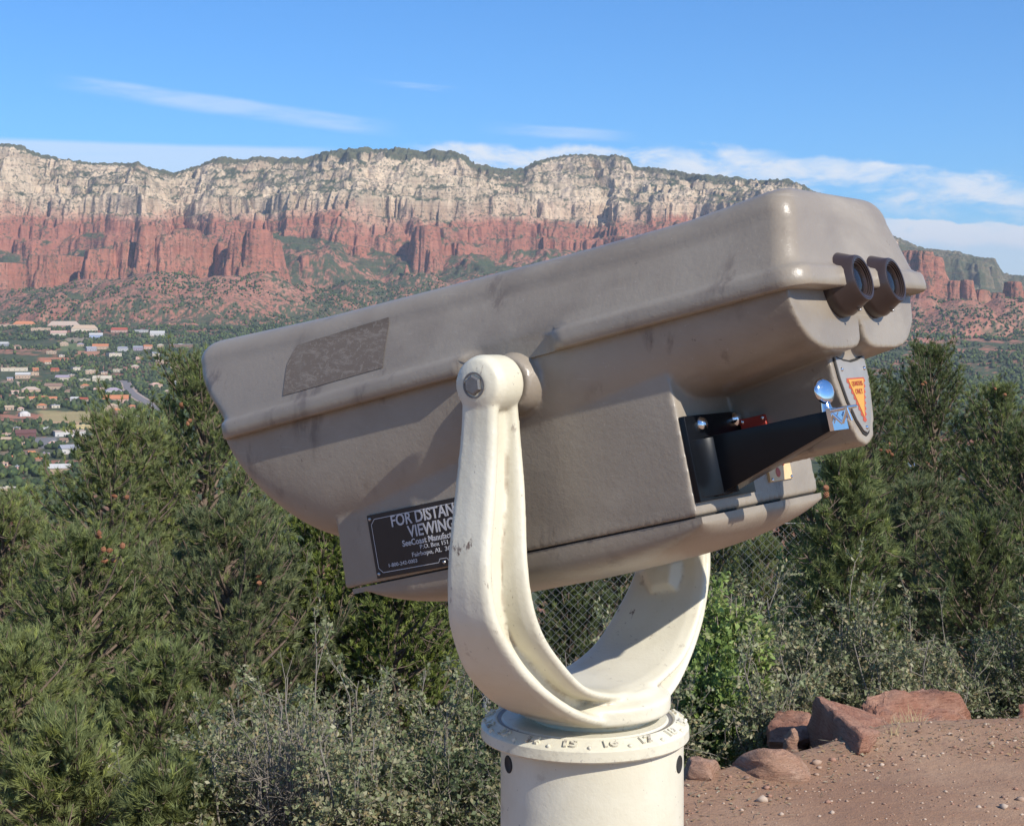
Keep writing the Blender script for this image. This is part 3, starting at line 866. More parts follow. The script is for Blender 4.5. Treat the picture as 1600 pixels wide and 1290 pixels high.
def terrain(x, y):
    base = valley_z(x, y)
    z, t, q = canyon(x, y)
    tb = t + .30 * fbm(x / 150 + 2, y / 150, 4)
    cls = np.where(tb > .03, 2.0, np.where(t > -1.22, 1.0, 0.0))
    pxx = 800 + 2400 * x / y
    cap = .035 + .10 * np.interp(pxx, [0, 380, 480, 520, 640, 720, 830, 840, 980, 1000, 1230, 2000], [.2, .35, .5, 1, 1, .8, .6, .1, .1, .9, 1.5, 1.5])
    cls = np.where(t > 1 - cap * (1 + .8 * fbm(x / 70, y / 70, 2)), 3.0, cls)
    cls = np.where(pxx > 1405, 3.2, cls)
    cz = np.where(t > -1.22, z, np.maximum(z, base))
    zz = np.maximum(cz, base); cls = np.where(cz > base + 1, cls, 0.0)
    px = 800 + 2400 * x / y
    fanm = np.zeros_like(zz)
    wob = 1 + .28 * fbm(x / 60, y / 60, 3) + .16 * ridged(x / 26, y / 40, 2)
    for (bx, D, hw, ty) in SHELVES:
        cx = dirpx(bx) * D; r = hw * D / 2400.0; H = hpx(ty, D)
        d = np.hypot((x - cx), (y - D) * .95) * (1 + .25 * fbm(x / 130 + bx, y / 130, 3))
        k = np.maximum(0, d - r * .35)
        st = H - k * (.50 + .1 * np.sin(bx))
        st = st + 5 * fbm(x / 38, y / 38, 4) + 1.2 * np.sin(st / 5.0 + 2 * fbm(x / 90, y / 90, 2))       # slickrock benches
        m = st > zz
        zz = np.where(m, st, zz); fanm = np.maximum(fanm, m * sstep(0, 25, st - base)); cls = np.where(m, .5, cls)
    for (bx, D, hw, ty, sp) in BUTTES:
        cx = dirpx(bx) * D; r = hw * D / 2400.0; H = hpx(ty, D)
        d = np.hypot(x - cx, (y - D) * .6) * wob
        k = np.maximum(0, d - r)
        top = H - (d / r) ** 2 * 5 * (d < r)
        body = H - 5 - np.minimum(k * 5.5, H * .30 * sp) - np.clip(k - H * .30 * sp / 5.5 - 5, 0, 14) * 4.2 - np.maximum(0, k - 34) * .62
        s = np.where(d < r, top, body)
        s = s + 2.5 * np.sin(s / 4.5)
        m = s > zz
        zz = np.where(m, s, zz); cls = np.where(m, np.where(k < 34, 1.0, .5), cls)
    return zz, cls, q, fanm
def shade_cols(x, y, z, cls, nz):
    """surface colours: rock bed by class and height, scrub where it is not too steep"""
    n1 = fbm(x / 26, y / 26, 4); n2 = fbm(x / 7.5, y / 7.5, 3); n3 = fbm(x / 160, y / 160, 3)
    h = z + 9 * fbm(x / 90, y / 90, 2)
    band = .5 + .5 * np.sin(h / 4.3 + 2 * n1); band2 = .5 + .5 * np.sin(h / 11.0 + 1.3)
    white = np.array([.62, .48, .325]); white2 = np.array([.42, .31, .215]); tan_ = np.array([.52, .34, .23])
    red = np.array([.37, .140, .088]); red2 = np.array([.27, .088, .056]); pink = np.array([.44, .22, .150])
    green = np.array([.050, .068, .034]); green2 = np.array([.082, .095, .048]); soil = np.array([.34, .145, .095])
    def mx(a, b, k): return a * (1 - k[..., None]) + b * k[..., None]
    one = np.ones_like(z)
    W = mx(white * one[..., None], white2, np.clip(band * .45 + n1 * .5, 0, 1))
    W = mx(W, tan_, np.clip(sstep(520, 415, h + 60 * n3) * .7 + n3 * .6 + n1 * .4, 0, 1))
    Rr = mx(red * one[..., None], red2, np.clip(band * .5 + n1 * .4, 0, 1))
    Rr = mx(Rr, pink, np.clip(band2 * .55 * sstep(-.1, .4, n3) + .15, 0, 1))
    Rr = mx(Rr, tan_ * 1.05, np.clip(sstep(385, 412, h + 55 * n3), 0, 1) * .7)
    G = mx(green * one[..., None], green2, np.clip(.5 + n2, 0, 1))
    S = mx(soil * one[..., None], pink, np.clip(.4 + n1, 0, 1))
    c = np.where((cls >= 2)[..., None], W, np.where((cls >= 1)[..., None], Rr, S))
    # scrub cover
    steep = sstep(.80, .45, nz)
    cover_w = np.clip(sstep(-.12, .30, n1 + .6 * n2 + .8 * n3 + .16) * (1 - .75 * steep), 0, 1)
    cover_r = np.clip(sstep(.0, .35, n1 + .5 * n2 + .12) * (1 - .9 * steep), 0, 1)
    cover_0 = np.clip(sstep(-.52, -.05, n1 * .9 + n2 * .7 + n3 * .9 + .12 - .75 * sstep(1385, 1405, 800 + 2400 * x / y) * sstep(-55, -25, z) * sstep(3400, 3700, y)), 0, 1)
    pxx = 800 + 2400 * x / y; away = np.maximum(sstep(430, 520, pxx) * sstep(1395, 1300, pxx), 0)
    cover_f = np.clip(sstep(.10, .34, .6 * n1 + .9 * n2 + .45 * n3 + .30 * sstep(115, 25, z) + .42 * away - .04 - .30 * sstep(1385, 1405, pxx) * sstep(-45, -20, z)), 0, 1)
    k = np.where(cls >= 3.1, np.clip(.72 + .5 * n1 + .25 * (1 - steep), 0, .95), k0) if False else np.where(cls >= 3, np.where(cls > 3.1, np.clip(.90 + .4 * n1, 0, .97), .93), np.where(cls >= 2, cover_w, np.where(cls >= 1, cover_r, np.where(cls >= .5, cover_f, cover_0))))
    return mx(c, G, k)
def polar_sheet(name, us, rs, mat, dz=0.0, fn=None):
    U, Rr_ = np.meshgrid(us, rs, indexing='ij')
    x = U * Rr_; y = Rr_
    z, cls, q, fan = terrain(x, y)
    dzr = np.gradient(z, axis=1) / np.gradient(Rr_, axis=1)
    dzu = np.gradient(z, axis=0) / (np.gradient(x, axis=0) + 1e-9)
    nz = 1 / np.sqrt(1 + dzr ** 2 + dzu ** 2)
    c = shade_cols(x, y, z, cls, nz)
    if fn is not None: c = fn(x, y, z, cls, c)
    nu, nr = len(us), len(rs)
    idx = np.arange(nu * nr).reshape(nu, nr)
    F = np.stack([idx[:-1, :-1], idx[1:, :-1], idx[1:, 1:], idx[:-1, 1:]], -1).reshape(-1, 4)
    V = np.stack([x, y, z + dz], -1).reshape(-1, 3)
    o = np_mesh(name, V, F, mat, None, True, c.reshape(-1, 3))
    return o
def mat_terrain(name, scale1, amp, dist, dots=True):
    m, n, p = mat_new(name)
    a = n.new('ShaderNodeVertexColor', layer_name='Col').outputs[0]
    pos = n.new('ShaderNodeNewGeometry').outputs['Position']
    k = n.noise(n.mapping(pos, (1, 1, 2.5)), scale1, 8, .68)
    f = n.m('ADD', 1 - amp, n.m('MULTIPLY', k, 2 * amp))
    hs = n.new('ShaderNodeHueSaturation'); n.l.new(a, hs.inputs['Color']); n.l.new(f, hs.inputs['Value'])
    c = hs.outputs[0]
    if dots:   # single junipers on the ledges
        d = n.m('MULTIPLY', n.ramp(n.noise(pos, .10, 4, .65), .525, .58), n.ramp(n.noise(pos, .012, 3, .6), .36, .52))
        c = n.mix(n.m('MULTIPLY', d, .80), c, (.062, .072, .045))
        st_ = n.ramp(n.noise(n.mapping(pos, (.02, .02, 1)), .16, 4, .7), .50, .60)
        c = n.mix(n.m('MULTIPLY', st_, .30), c, (.20, .12, .085))
    n.l.new(c, p.inputs['Base Color']); p.inputs['Roughness'].default_value = .95
    p.inputs['Specular IOR Level'].default_value = .1
    b = n.bump(n.noise(n.mapping(pos, (1, 1, 1.6)), scale1, 8, .65), 1.0, dist)
    vv = n.noise(n.mapping(pos, (1, 1, .18)), scale1 * 2.2, 5, .6)
    n.l.new(n.bump(vv, .8, dist * .5, b), p.inputs['Normal'])
    return m
M['cliff'] = mat_terrain('canyon_rock', .035, .38, 9.0)
M['valley'] = mat_terrain('valley_ground', .05, .35, 2.0, False)
us = np.concatenate([np.linspace(-.62, -.40, 110), np.linspace(-.3985, .3985, 1500), np.linspace(.40, .62, 110)])
o = polar_sheet('canyon_walls', us, np.concatenate([np.linspace(3900, 5200, 150), np.linspace(5205, 6500, 290), np.linspace(6520, 7300, 60), np.linspace(7350, 9500, 12)]), M['cliff'])
tag(o, 'long red and cream sandstone canyon wall with a forested rim', kind='structure')
def town_cols(x, y, z, cls, c):
    px = 800 + 2400 * x / y; py = 510 - (z - EYE) / y * 2400
    n = fbm(x / 22, y / 22, 3)
    def patch(cx, cy, hw, hh, col, k=.9):
        nonlocal c
        m = (sstep(1.15, .85, np.abs(px - cx) / hw + .25 * n) * sstep(1.15, .85, np.abs(py - cy) / hh + .25 * n))[..., None] * k
        c = c * (1 - m) + np.array(col) * m
    patch(108, 655, 46, 13, (.36, .29, .14)); patch(108, 662, 40, 4, (.45, .28, .17), .7)
    patch(112, 542, 20, 6, (.14, .17, .07)); patch(122, 530, 22, 4, (.30, .24, .17))
    patch(85, 562, 26, 4, (.42, .17, .10)); patch(140, 552, 22, 4, (.42, .2, .12)); patch(70, 690, 22, 9, (.20, .19, .19)); patch(105, 697, 20, 3, (.33, .25, .24))
    patch(262, 568, 30, 10, (.36, .19, .12), .6); patch(60, 600, 60, 5, (.36, .25, .18), .6); patch(180, 640, 30, 5, (.38, .27, .2), .6); patch(30, 705, 30, 10, (.34, .22, .16), .5); patch(150, 705, 40, 8, (.33, .26, .21), .5); patch(230, 600, 30, 12, (.34, .2, .14), .5); patch(170, 570, 60, 6, (.34, .2, .13), .5); patch(250, 530, 30, 5, (.16, .19, .09), .7); patch(15, 575, 30, 4, (.35, .27, .2), .5)
    patch(15, 770, 40, 4, (.4, .33, .28), .8); patch(1420, 640, 60, 12, (.38, .16, .09), .45); patch(1560, 640, 60, 20, (.38, .16, .1), .35)
    return c
rr_ = np.concatenate([np.geomspace(26, 900, 60), np.linspace(915, 3960, 260)])
o = polar_sheet('valley_floor', np.linspace(-.62, .62, 520), rr_, M['valley'], -.5, town_cols)
tag(o, 'broad wooded valley floor with red soil showing between trees', kind='structure')
# wide surroundings so nothing ends abruptly when seen from elsewhere or in reflections
bm = bmesh.new()
lathe(bm, [(30, -62), (120, -110), (600, -150), (4000, -160), (16000, -170)], (0, 0, 0), UP, 64)
for f in list(bm.faces):
    cc = f.calc_center_median()
    if cc.y > 0 and abs(cc.x) < cc.y * .45 : bmesh.ops.delete(bm, geom=[f], context='FACES')
o = bm_obj('plain', bm, mat_plain('distant_plain', (.10, .095, .06), .95, 0, .4, .01), None)
tag(o, kind='structure')

def ground_at(px, py):
    """world point on the valley floor seen at photo pixel (px,py)"""
    u = dirpx(px); D = np.linspace(900, 4180, 4000)
    z = valley_z(u * D, D) - .5
    row = 510 - (z - EYE) / D * 2400
    i = int(np.argmax(row < py)) if (row < py).any() else len(D) - 1
    return Vector((u * D[i], D[i], z[i]))

# winding road with verges
def drape(name, pts, width, mat, lift, label):
    P = catmull([(p.x, p.y, 0) for p in (ground_at(*q) for q in pts)], 60)
    T = np.gradient(P[:, :2], axis=0); T /= np.linalg.norm(T, axis=1)[:, None]
    N = np.stack([-T[:, 1], T[:, 0]], 1)
    L = P[:, :2] + N * width / 2; Rg = P[:, :2] - N * width / 2
    V = []
    for a, b in zip(L, Rg):
        for t in np.linspace(0, 1, 5):
            q = a * (1 - t) + b * t; V.append((q[0], q[1], float(valley_z(np.array(q[0]), np.array(q[1]))) - .5 + lift))
    idx = np.arange(60 * 5).reshape(60, 5)
    F = np.stack([idx[:-1, :-1], idx[1:, :-1], idx[1:, 1:], idx[:-1, 1:]], -1).reshape(-1, 4)
    o = np_mesh(name, V, F, mat, None); return tag(o, label, kind='structure')
M['asphalt'] = mat_plain('old_asphalt', (.20, .175, .165), .9, 0, .2, .3)
M['verge'] = mat_plain('pale_verge', (.40, .30, .235), .95, 0, .25, .2)
ROAD = [(180, 596), (196, 598), (200, 608), (208, 617), (222, 626), (238, 636), (250, 645)]
drape('verge', ROAD, 22, M['verge'], 1.6, 'pale dusty verge of the winding road')
drape('road', ROAD, 13, M['asphalt'], 2.0, 'winding asphalt road through the town')

# ---- town buildings
PAL = dict(tan=(.44, .32, .22), cream=(.52, .45, .34), pink=(.52, .33, .26), white=(.50, .48, .45), grey=(.30, .30, .33), red=(.38, .085, .045), orange=(.50, .19, .085), brown=(.26, .16, .11), yellow=(.58, .45, .22), dark=(.14, .06, .05), lilac=(.34, .28, .33), roof=(.46, .35, .27), blue=(.30, .36, .50))
MH = {k: mat_plain('town_' + k, v, .85, 0, .18, .8) for k, v in PAL.items()}
M['pane'] = mat_plain('dark_window', (.04, .05, .07), .2)
def house(px, py, wpx, roof, wall, style, label, group=None, name='house', yaw=None, hk=.30, cat='house'):
    p = ground_at(px, py); W = wpx * p.y / 2400.0; Dp = min(W * .8, 22); H = max(2.6, min(W * hk, 6.0))
    rt = empty(name, p, label, cat, group)
    rt.rotation_euler = (0, 0, math.atan2(-p.x, p.y) + (yaw if yaw is not None else random.uniform(-.35, .35)))
    bm = bmesh.new()
    prism(bm, [(-W / 2, -Dp / 2), (W / 2, -Dp / 2), (W / 2, Dp / 2), (-W / 2, Dp / 2)], lambda a, b: Vector((a, b, -3)), lambda a, b: Vector((a, b, H)))
    wl = bm_obj('wall', bm, MH[wall], rt, False)
    bm = bmesh.new(); e = .6; rh = W * .13 if style != 'flat' else .5
    if style == 'gable':
        prism(bm, [(-Dp / 2 - e, H + .02), (0, H + rh + .8), (Dp / 2 + e, H + .02), (Dp / 2 + e, H + .25), (0, H + rh + 1.1), (-Dp / 2 - e, H + .25)], lambda a, b: Vector((-W / 2 - e, a, b)), lambda a, b: Vector((W / 2 + e, a, b)))
        prism(bm, [(-Dp / 2, H + .02), (0, H + rh + .8), (Dp / 2, H + .02)], lambda a, b: Vector((-W / 2, a, b)), lambda a, b: Vector((W / 2, a, b)))
    elif style == 'hip':
        lo = [bm.verts.new((s * (W / 2 + e), t * (Dp / 2 + e), H + .02)) for s, t in ((-1, -1), (1, -1), (1, 1), (-1, 1))]
        r0, r1 = bm.verts.new((-W / 2 + Dp * .4, 0, H + rh + 1)), bm.verts.new((W / 2 - Dp * .4, 0, H + rh + 1))
        bm.faces.new(lo[::-1]); bm.faces.new((lo[0], lo[1], r1, r0)); bm.faces.new((lo[2], lo[3], r0, r1)); bm.faces.new((lo[1], lo[2], r1)); bm.faces.new((lo[3], lo[0], r0))
    elif style == 'dome':
        lathe(bm, [(W * .5, 0), (W * .5, H * .6), (W * .45, H * 1.1), (W * .3, H * 1.5), (0, H * 1.7)], (0, 0, 0), UP, 16)
    else:
        prism(bm, [(-W / 2 - .3, -Dp / 2 - .3), (W / 2 + .3, -Dp / 2 - .3), (W / 2 + .3, Dp / 2 + .3), (-W / 2 - .3, Dp / 2 + .3)], lambda a, b: Vector((a, b, H + .02)), lambda a, b: Vector((a, b, H + .55)))
        prism(bm, [(-W * .12, -1), (W * .05, -1), (W * .05, 2), (-W * .12, 2)], lambda a, b: Vector((a, b, H + .5)), lambda a, b: Vector((a, b, H + 1.6)))
    bm_obj('roof', bm, MH[roof], rt, False)
    nw = max(2, int(W / 5))
    for k in range(min(nw, 5)):
        bm = bmesh.new(); xx = -W / 2 + W * (k + .5) / min(nw, 5)
        tall = (k == 1)
        prism(bm, [(xx - .8, .1 if tall else 1.0), (xx + .8, .1 if tall else 1.0), (xx + .8, 2.3), (xx - .8, 2.3)], lambda a, b: Vector((a, -Dp / 2 - .06, b)), lambda a, b: Vector((a, -Dp / 2 + .1, b)))
        bm_obj('door' if tall else 'window', bm, M['pane'], rt, False)
    return rt
HS = [
 (38, 503, 34, 'orange', 'tan', 'hip', 'big orange tiled roof rising behind the pink school at far left'),
 (12, 507, 36, 'pink', 'tan', 'flat', 'long pink flat roofed block at the left picture edge'),
 (63, 516, 30, 'pink', 'tan', 'flat', 'tan school wing at the left end of the pale complex'),
 (100, 512, 48, 'roof', 'pink', 'hip', 'wide pink school hall in the middle of the pale complex'),
 (132, 517, 40, 'tan', 'cream', 'hip', 'cream school wing with tan roof at the right end of the complex'),
 (92, 524, 24, 'pink', 'cream', 'gable', 'small pink house just below the pale school complex'),
 (187, 519, 24, 'red', 'pink', 'gable', 'red roofed building with pink walls right of the school'),
 (150, 527, 20, 'white', 'blue', 'gable', 'white roofed house with bluish walls below the school'),
 (222, 519, 20, 'grey', 'white', 'flat', 'grey roofed block between the red roofed building and white sheds'),
 (246, 524, 22, 'white', 'white', 'gable', 'white shed row at the far edge of town'),
 (283, 542, 34, 'white', 'brown', 'flat', 'long low building with white roof nearest the viewer housing'),
 (4, 541, 18, 'white', 'grey', 'gable', 'white roofed house cut by the left picture edge'),
 (157, 545, 24, 'orange', 'tan', 'gable', 'orange roofed house below the sports field'),
 (142, 548, 15, 'grey', 'grey', 'gable', 'small grey house left of the orange roofed one'),
 (192, 548, 14, 'grey', 'white', 'gable', 'tiny grey gabled house among dark trees'),
 (216, 547, 14, 'grey', 'lilac', 'gable', 'small lilac grey gabled house under the white sheds'),
 (231, 545, 13, 'orange', 'pink', 'gable', 'small pink house with orange roof at mid distance'),
 (178, 556, 20, 'lilac', 'cream', 'flat', 'low cream house with lilac roof by the red soil'),
 (22, 579, 40, 'tan', 'cream', 'flat', 'wide tan flat roofed block in the trees at left'),
 (36, 590, 22, 'white', 'tan', 'gable', 'white roofed house under the wide tan block'),
 (52, 586, 14, 'tan', 'tan', 'flat', 'small tan house right of the white roofed one'),
 (86, 580, 11, 'red', 'orange', 'gable', 'little red roofed house deep in the trees'),
 (55, 579, 9, 'orange', 'orange', 'gable', 'little orange roofed house beside the tan block'),
 (112, 588, 9, 'white', 'tan', 'flat', 'narrow white tower like house among trees'),
 (98, 594, 20, 'lilac', 'cream', 'gable', 'lilac gabled house below the narrow tower'),
 (132, 597, 16, 'cream', 'cream', 'flat', 'small cream box house left of the long cream one'),
 (160, 596, 28, 'cream', 'cream', 'gable', 'long cream house beside the start of the road'),
 (142, 583, 20, 'cream', 'tan', 'flat', 'cream roofed house above the long cream one'),
 (84, 608, 26, 'brown', 'tan', 'gable', 'brown gabled house above the meadow'),
 (48, 614, 28, 'roof', 'tan', 'hip', 'broad tan roof above three orange roofs'),
 (52, 626, 13, 'orange', 'tan', 'gable', 'first orange roof from the left above the meadow'),
 (67, 625, 13, 'orange', 'tan', 'gable', 'middle of three orange roofs above the meadow'),
 (82, 626, 13, 'orange', 'tan', 'gable', 'third orange roof in the row above the meadow'),
 (131, 627, 12, 'red', 'tan', 'gable', 'red roofed cottage above the right end of the meadow'),
 (117, 626, 12, 'white', 'white', 'gable', 'white roofed cottage above the meadow'),
 (155, 613, 15, 'pink', 'lilac', 'gable', 'pinkish grey gabled house above the long orange one'),
 (177, 615, 24, 'lilac', 'white', 'hip', 'white walled house with lilac roof near the road'),
 (181, 629, 38, 'orange', 'pink', 'gable', 'long orange roofed row beside the road'),
 (174, 640, 20, 'tan', 'tan', 'hip', 'tan hipped house right of the meadow'),
 (182, 645, 15, 'orange', 'brown', 'hip', 'orange tiled hut right of the meadow'),
 (193, 661, 26, 'roof', 'cream', 'hip', 'beige hipped house against the small pine top'),
 (215, 655, 12, 'white', 'grey', 'gable', 'small white roofed house below the road'),
 (38, 650, 16, 'white', 'white', 'dome', 'round white domed building left of the meadow'),
 (108, 681, 46, 'roof', 'white', 'flat', 'large tan roofed store with white front'),
 (131, 672, 24, 'yellow', 'yellow', 'flat', 'yellow box building with dark doorway behind the store'),
 (40, 684, 30, 'dark', 'dark', 'gable', 'long dark red barn left of the car park'),
 (76, 673, 16, 'white', 'white', 'flat', 'white trailer parked at the lot edge'),
 (108, 708, 28, 'grey', 'white', 'gable', 'white walled building with grey roof below the store'),
 (60, 726, 10, 'orange', 'brown', 'flat', 'tall rust coloured block in the trees'),
 (94, 740, 32, 'white', 'tan', 'gable', 'nearest house with white and tan roof, half hidden by pines'),
 (243, 606, 18, 'pink', 'tan', 'hip', 'pink hipped house right of the road bend'),
 (287, 590, 10, 'cream', 'cream', 'flat', 'small cream house seen just left of the viewer'),
 (276, 600, 12, 'white', 'grey', 'gable', 'small white house above the big pine'),
 (14, 640, 13, 'tan', 'tan', 'gable', 'small tan house at left between dark trees'),
 (10, 690, 14, 'tan', 'pink', 'gable', 'pinkish house at left below the domed building'),
 (12, 770, 26, 'cream', 'tan', 'flat', 'cream flat roof at the left edge above the pines'),
 (1428, 736, 26, 'blue', 'tan', 'gable', 'blue roofed house seen between the right hand pines'),
 (1408, 728, 12, 'pink', 'pink', 'gable', 'small pink house left of the blue roof on the right'),
 (1445, 728, 12, 'orange', 'tan', 'hip', 'small orange house right of the blue roof'),
]
for (px, py, wp, rf, wl, st, lb) in HS:
    house(px, py, wp, rf, wl, st, lb, hk=1.4 if 'rust coloured' in lb else .3, name='house', cat='building' if any(k in lb for k in ('school', 'block', 'store', 'shed', 'building', 'barn', 'trailer')) else 'house')

LM = [(108, 655, 'the meadow'), (108, 681, 'the store'), (40, 684, 'the dark red barn'), (102, 512, 'the school hall'), (38, 650, 'the domed building'), (60, 722, 'the rust coloured block'), (215, 625, 'the winding road'),
      (181, 629, 'the long orange row'), (112, 542, 'the sports field'), (187, 519, 'the red roofed building'), (283, 542, 'the long low building'), (22, 579, 'the wide tan block'), (160, 596, 'the long cream house'),
      (0, 610, 'the left picture edge'), (84, 608, 'the brown gabled house'), (48, 614, 'the broad tan roof'), (177, 615, 'the lilac hipped roof'), (243, 606, 'the pink hipped house'), (246, 524, 'the white shed row'), (157, 545, 'the lone orange roof'), (193, 661, 'the beige hipped house')]
g = np.random.default_rng(77); nn_ = 0; used_ = set()
for _try in range(6000):
    if nn_ >= 46: break
    px_, py_ = g.uniform(0, 305), g.uniform(538, 735)
    if py_ > 640 and px_ > 200: continue
    if any(abs(px_ - a) < (b2 + 12) * .6 and abs(py_ - b) < 8 for a, b, b2, *_ in HS) or (60 < px_ < 155 and 640 < py_ < 672): continue
    if any(math.hypot(px_ - a, (py_ - b)) < 13 for a, b in ROAD): continue
    rf_ = ['tan', 'pink', 'roof', 'lilac', 'cream', 'brown', 'orange', 'grey'][g.integers(8)]; wl_ = ['tan', 'cream', 'pink', 'tan'][g.integers(4)]; st_ = ['gable', 'hip', 'flat'][g.integers(3)]
    la = min(LM, key=lambda q: math.hypot(q[0] - px_, (q[1] - py_) * 1.5)); dx, dy = px_ - la[0], (py_ - la[1]) * 1.5
    dr = ('right of' if dx > 0 else 'left of') if abs(dx) > abs(dy) else ('below' if dy > 0 else 'above')
    lb_ = 'small %s house with %s %s roof %s %s' % (wl_, 'beige' if rf_ == 'roof' else rf_, {'gable': 'gabled', 'hip': 'hipped', 'flat': 'flat'}[st_], dr, la[2])
    if lb_ in used_: continue
    used_.add(lb_); HS.append((px_, py_, 10, '', '', '', ''))
    house(px_, py_, g.uniform(8, 14), rf_, wl_, st_, lb_, 'small half hidden houses scattered through the town')
    nn_ += 1

# parked vehicles by the store: body, windows, wheels
def vehicle(px, py, L, mat, label, cat='car'):
    p = ground_at(px, py)
    rt = empty('parked_car', p + Vector((0, 0, .5)), label, cat); rt.rotation_euler = (0, 0, random.uniform(-.4, .4))
    bm = bmesh.new(); h = .9; r = L * .16
    prism(bm, [(-L / 2, .35), (L / 2, .35), (L / 2, h), (L * .28, h + .05), (L * .16, h + .65), (-L * .3, h + .65), (-L * .42, h + .05), (-L / 2, h)], lambda a, b: Vector((a, -.9, b)), lambda a, b: Vector((a, .9, b)))
    bm_obj('body', bm, mat, rt, False)
    bm = bmesh.new()
    prism(bm, [(L * .24, h + .08), (L * .14, h + .58), (-L * .28, h + .58), (-L * .36, h + .08)], lambda a, b: Vector((a, -.93, b)), lambda a, b: Vector((a, .93, b)))
    bm_obj('window', bm, M['pane'], rt, False)
    for sx in (-.3, .3):
        for sy in (-1, 1):
            bm = bmesh.new(); lathe(bm, [(0, 0), (.36, 0), (.36, .2), (0, .2)], (L * sx, sy * .85, .36), (0, sy, 0), 10); bm_obj('wheel', bm, M['rubber_gap'], rt, False)
for px, py, L, mt, lb in ((134, 690, 5, 'white', 'white car parked right of the store'), (138, 688, 5, 'blue', 'blue car parked at the far right of the store front'), (126, 694, 6, 'white', 'white van parked in front of the store'),
                          (118, 695, 5, 'grey', 'grey car parked below the store front'), (100, 694, 5, 'red', 'red car in the lot under the store'), (84, 690, 5, 'white', 'white car alone in the middle of the lot')):
    vehicle(px, py, L, MH[mt], lb)

# ---- valley woodland: one mass, too many trees to count
M['wood'] = mat_attr('valley_trees', .9, 0, .35, .25, .1)
bs = bmesh.new(); bmesh.ops.create_icosphere(bs, subdivisions=1, radius=1); IV = np.array([v.co for v in bs.verts]); IF = np.array([[v.index for v in f.verts] for f in bs.faces]); bs.free()
bs = bmesh.new(); bmesh.ops.create_icosphere(bs, subdivisions=2, radius=1); IV2 = np.array([v.co for v in bs.verts]); IF2 = np.array([[v.index for v in f.verts] for f in bs.faces]); bs.free()
hp = np.array([(ground_at(a, b).x, ground_at(a, b).y, max(9, c * ground_at(a, b).y / 2400 * .55)) for a, b, c, *_ in HS])
rd = np.array([tuple(ground_at(*q))[:2] for q in ROAD])
rdd = np.concatenate([rd[i] + (rd[i + 1] - rd[i]) * np.linspace(0, 1, 12)[:, None] for i in range(len(rd) - 1)])
def forest(N, u0, u1, r0, r1, seed):
    g = np.random.default_rng(seed)
    D = np.sqrt(g.uniform(r0 ** 2, r1 ** 2, N)); u = g.uniform(u0, u1, N)
    x = u * D; y = D
    dens = fbm(x / 60, y / 60, 3) + .8 * fbm(x / 230, y / 230, 2)
    px = 800 + 2400 * u; z = valley_z(x, y) - .5; py = 510 - (z - EYE) / y * 2400
    keep = dens > -.22 + .0 * x
    zt, cl, _, _ = terrain(x, y)
    keep &= (cl < .4) if seed < 9 or seed > 20 else (cl > .4) & (cl < .9)
    for (cx, cy, hw, hh) in ((108, 655, 42, 12), (112, 542, 18, 5), (85, 562, 24, 3), (72, 690, 20, 8), (112, 694, 30, 5), (140, 552, 18, 3)):
        keep &= ~((np.abs(px - cx) < hw) & (np.abs(py - cy) < hh))
    for hx, hy, hr in hp:      # clear the house and the sight line in front of it
        keep &= ~((np.abs(x - hx * y / hy) < hr) & (y > hy - 40) & (y < hy + hr * .7))
    for qx, qy in rdd: keep &= ((x - qx) ** 2 + (y - qy) ** 2 > 13 ** 2)
    x, y, z = x[keep], y[keep], zt[keep]
    return x, y, z, g
WB = Bag()
for (N, u0, u1, r0, r1, sd) in ((5200, -.42, .45, 130, 950, 21), (9000, -.37, -.08, 950, 2300, 1), (15500, -.38, -.02, 2300, 4150, 2), (3500, .2, .38, 950, 2300, 3), (8500, .18, .40, 2300, 3850, 4), (12000, -.37, .0, 4150, 5150, 11), (5000, .22, .37, 3700, 4500, 12)):
    x, y, z, g = forest(N, u0, u1, r0, r1, sd)
    near = r0 < 2000
    A_, F_ = (IV2, IF2) if near else (IV, IF)
    n = len(x); nv = len(A_)
    sz = g.uniform(1.6, 4.2, n) * (.8 if sd > 9 else 1) * (.62 if sd == 21 else 1) * (1 if near else 1.1); hz = sz * g.uniform(.8, 1.4, n)
    jit = 1 + g.uniform(-.45, .42, (n, nv, 1))
    V = A_[None] * jit * np.stack([sz, sz, hz], -1)[:, None, :] + np.stack([x, y, z + hz * .75], -1)[:, None, :]
    F = F_[None] + (np.arange(n) * nv)[:, None, None]
    kind = g.uniform(0, 1, n)
    pal = np.array([[.038, .058, .026], [.055, .078, .030], [.075, .090, .045], [.090, .115, .035]])
    c = pal[np.minimum((kind * 4).astype(int), 3)] * g.uniform(.8, 1.25, (n, 1))
    C = np.repeat(c, nv, 0) * g.uniform(.75, 1.2, (n * nv, 1))
    WB.add(V.reshape(-1, 3), F.reshape(-1, 3), None); WB.C.append(C)
o = WB.build('valley_woodland', M['wood'], None, False)
tag(o, 'dense juniper and pine woodland spread over the valley and between the houses', 'woodland', kind='stuff')
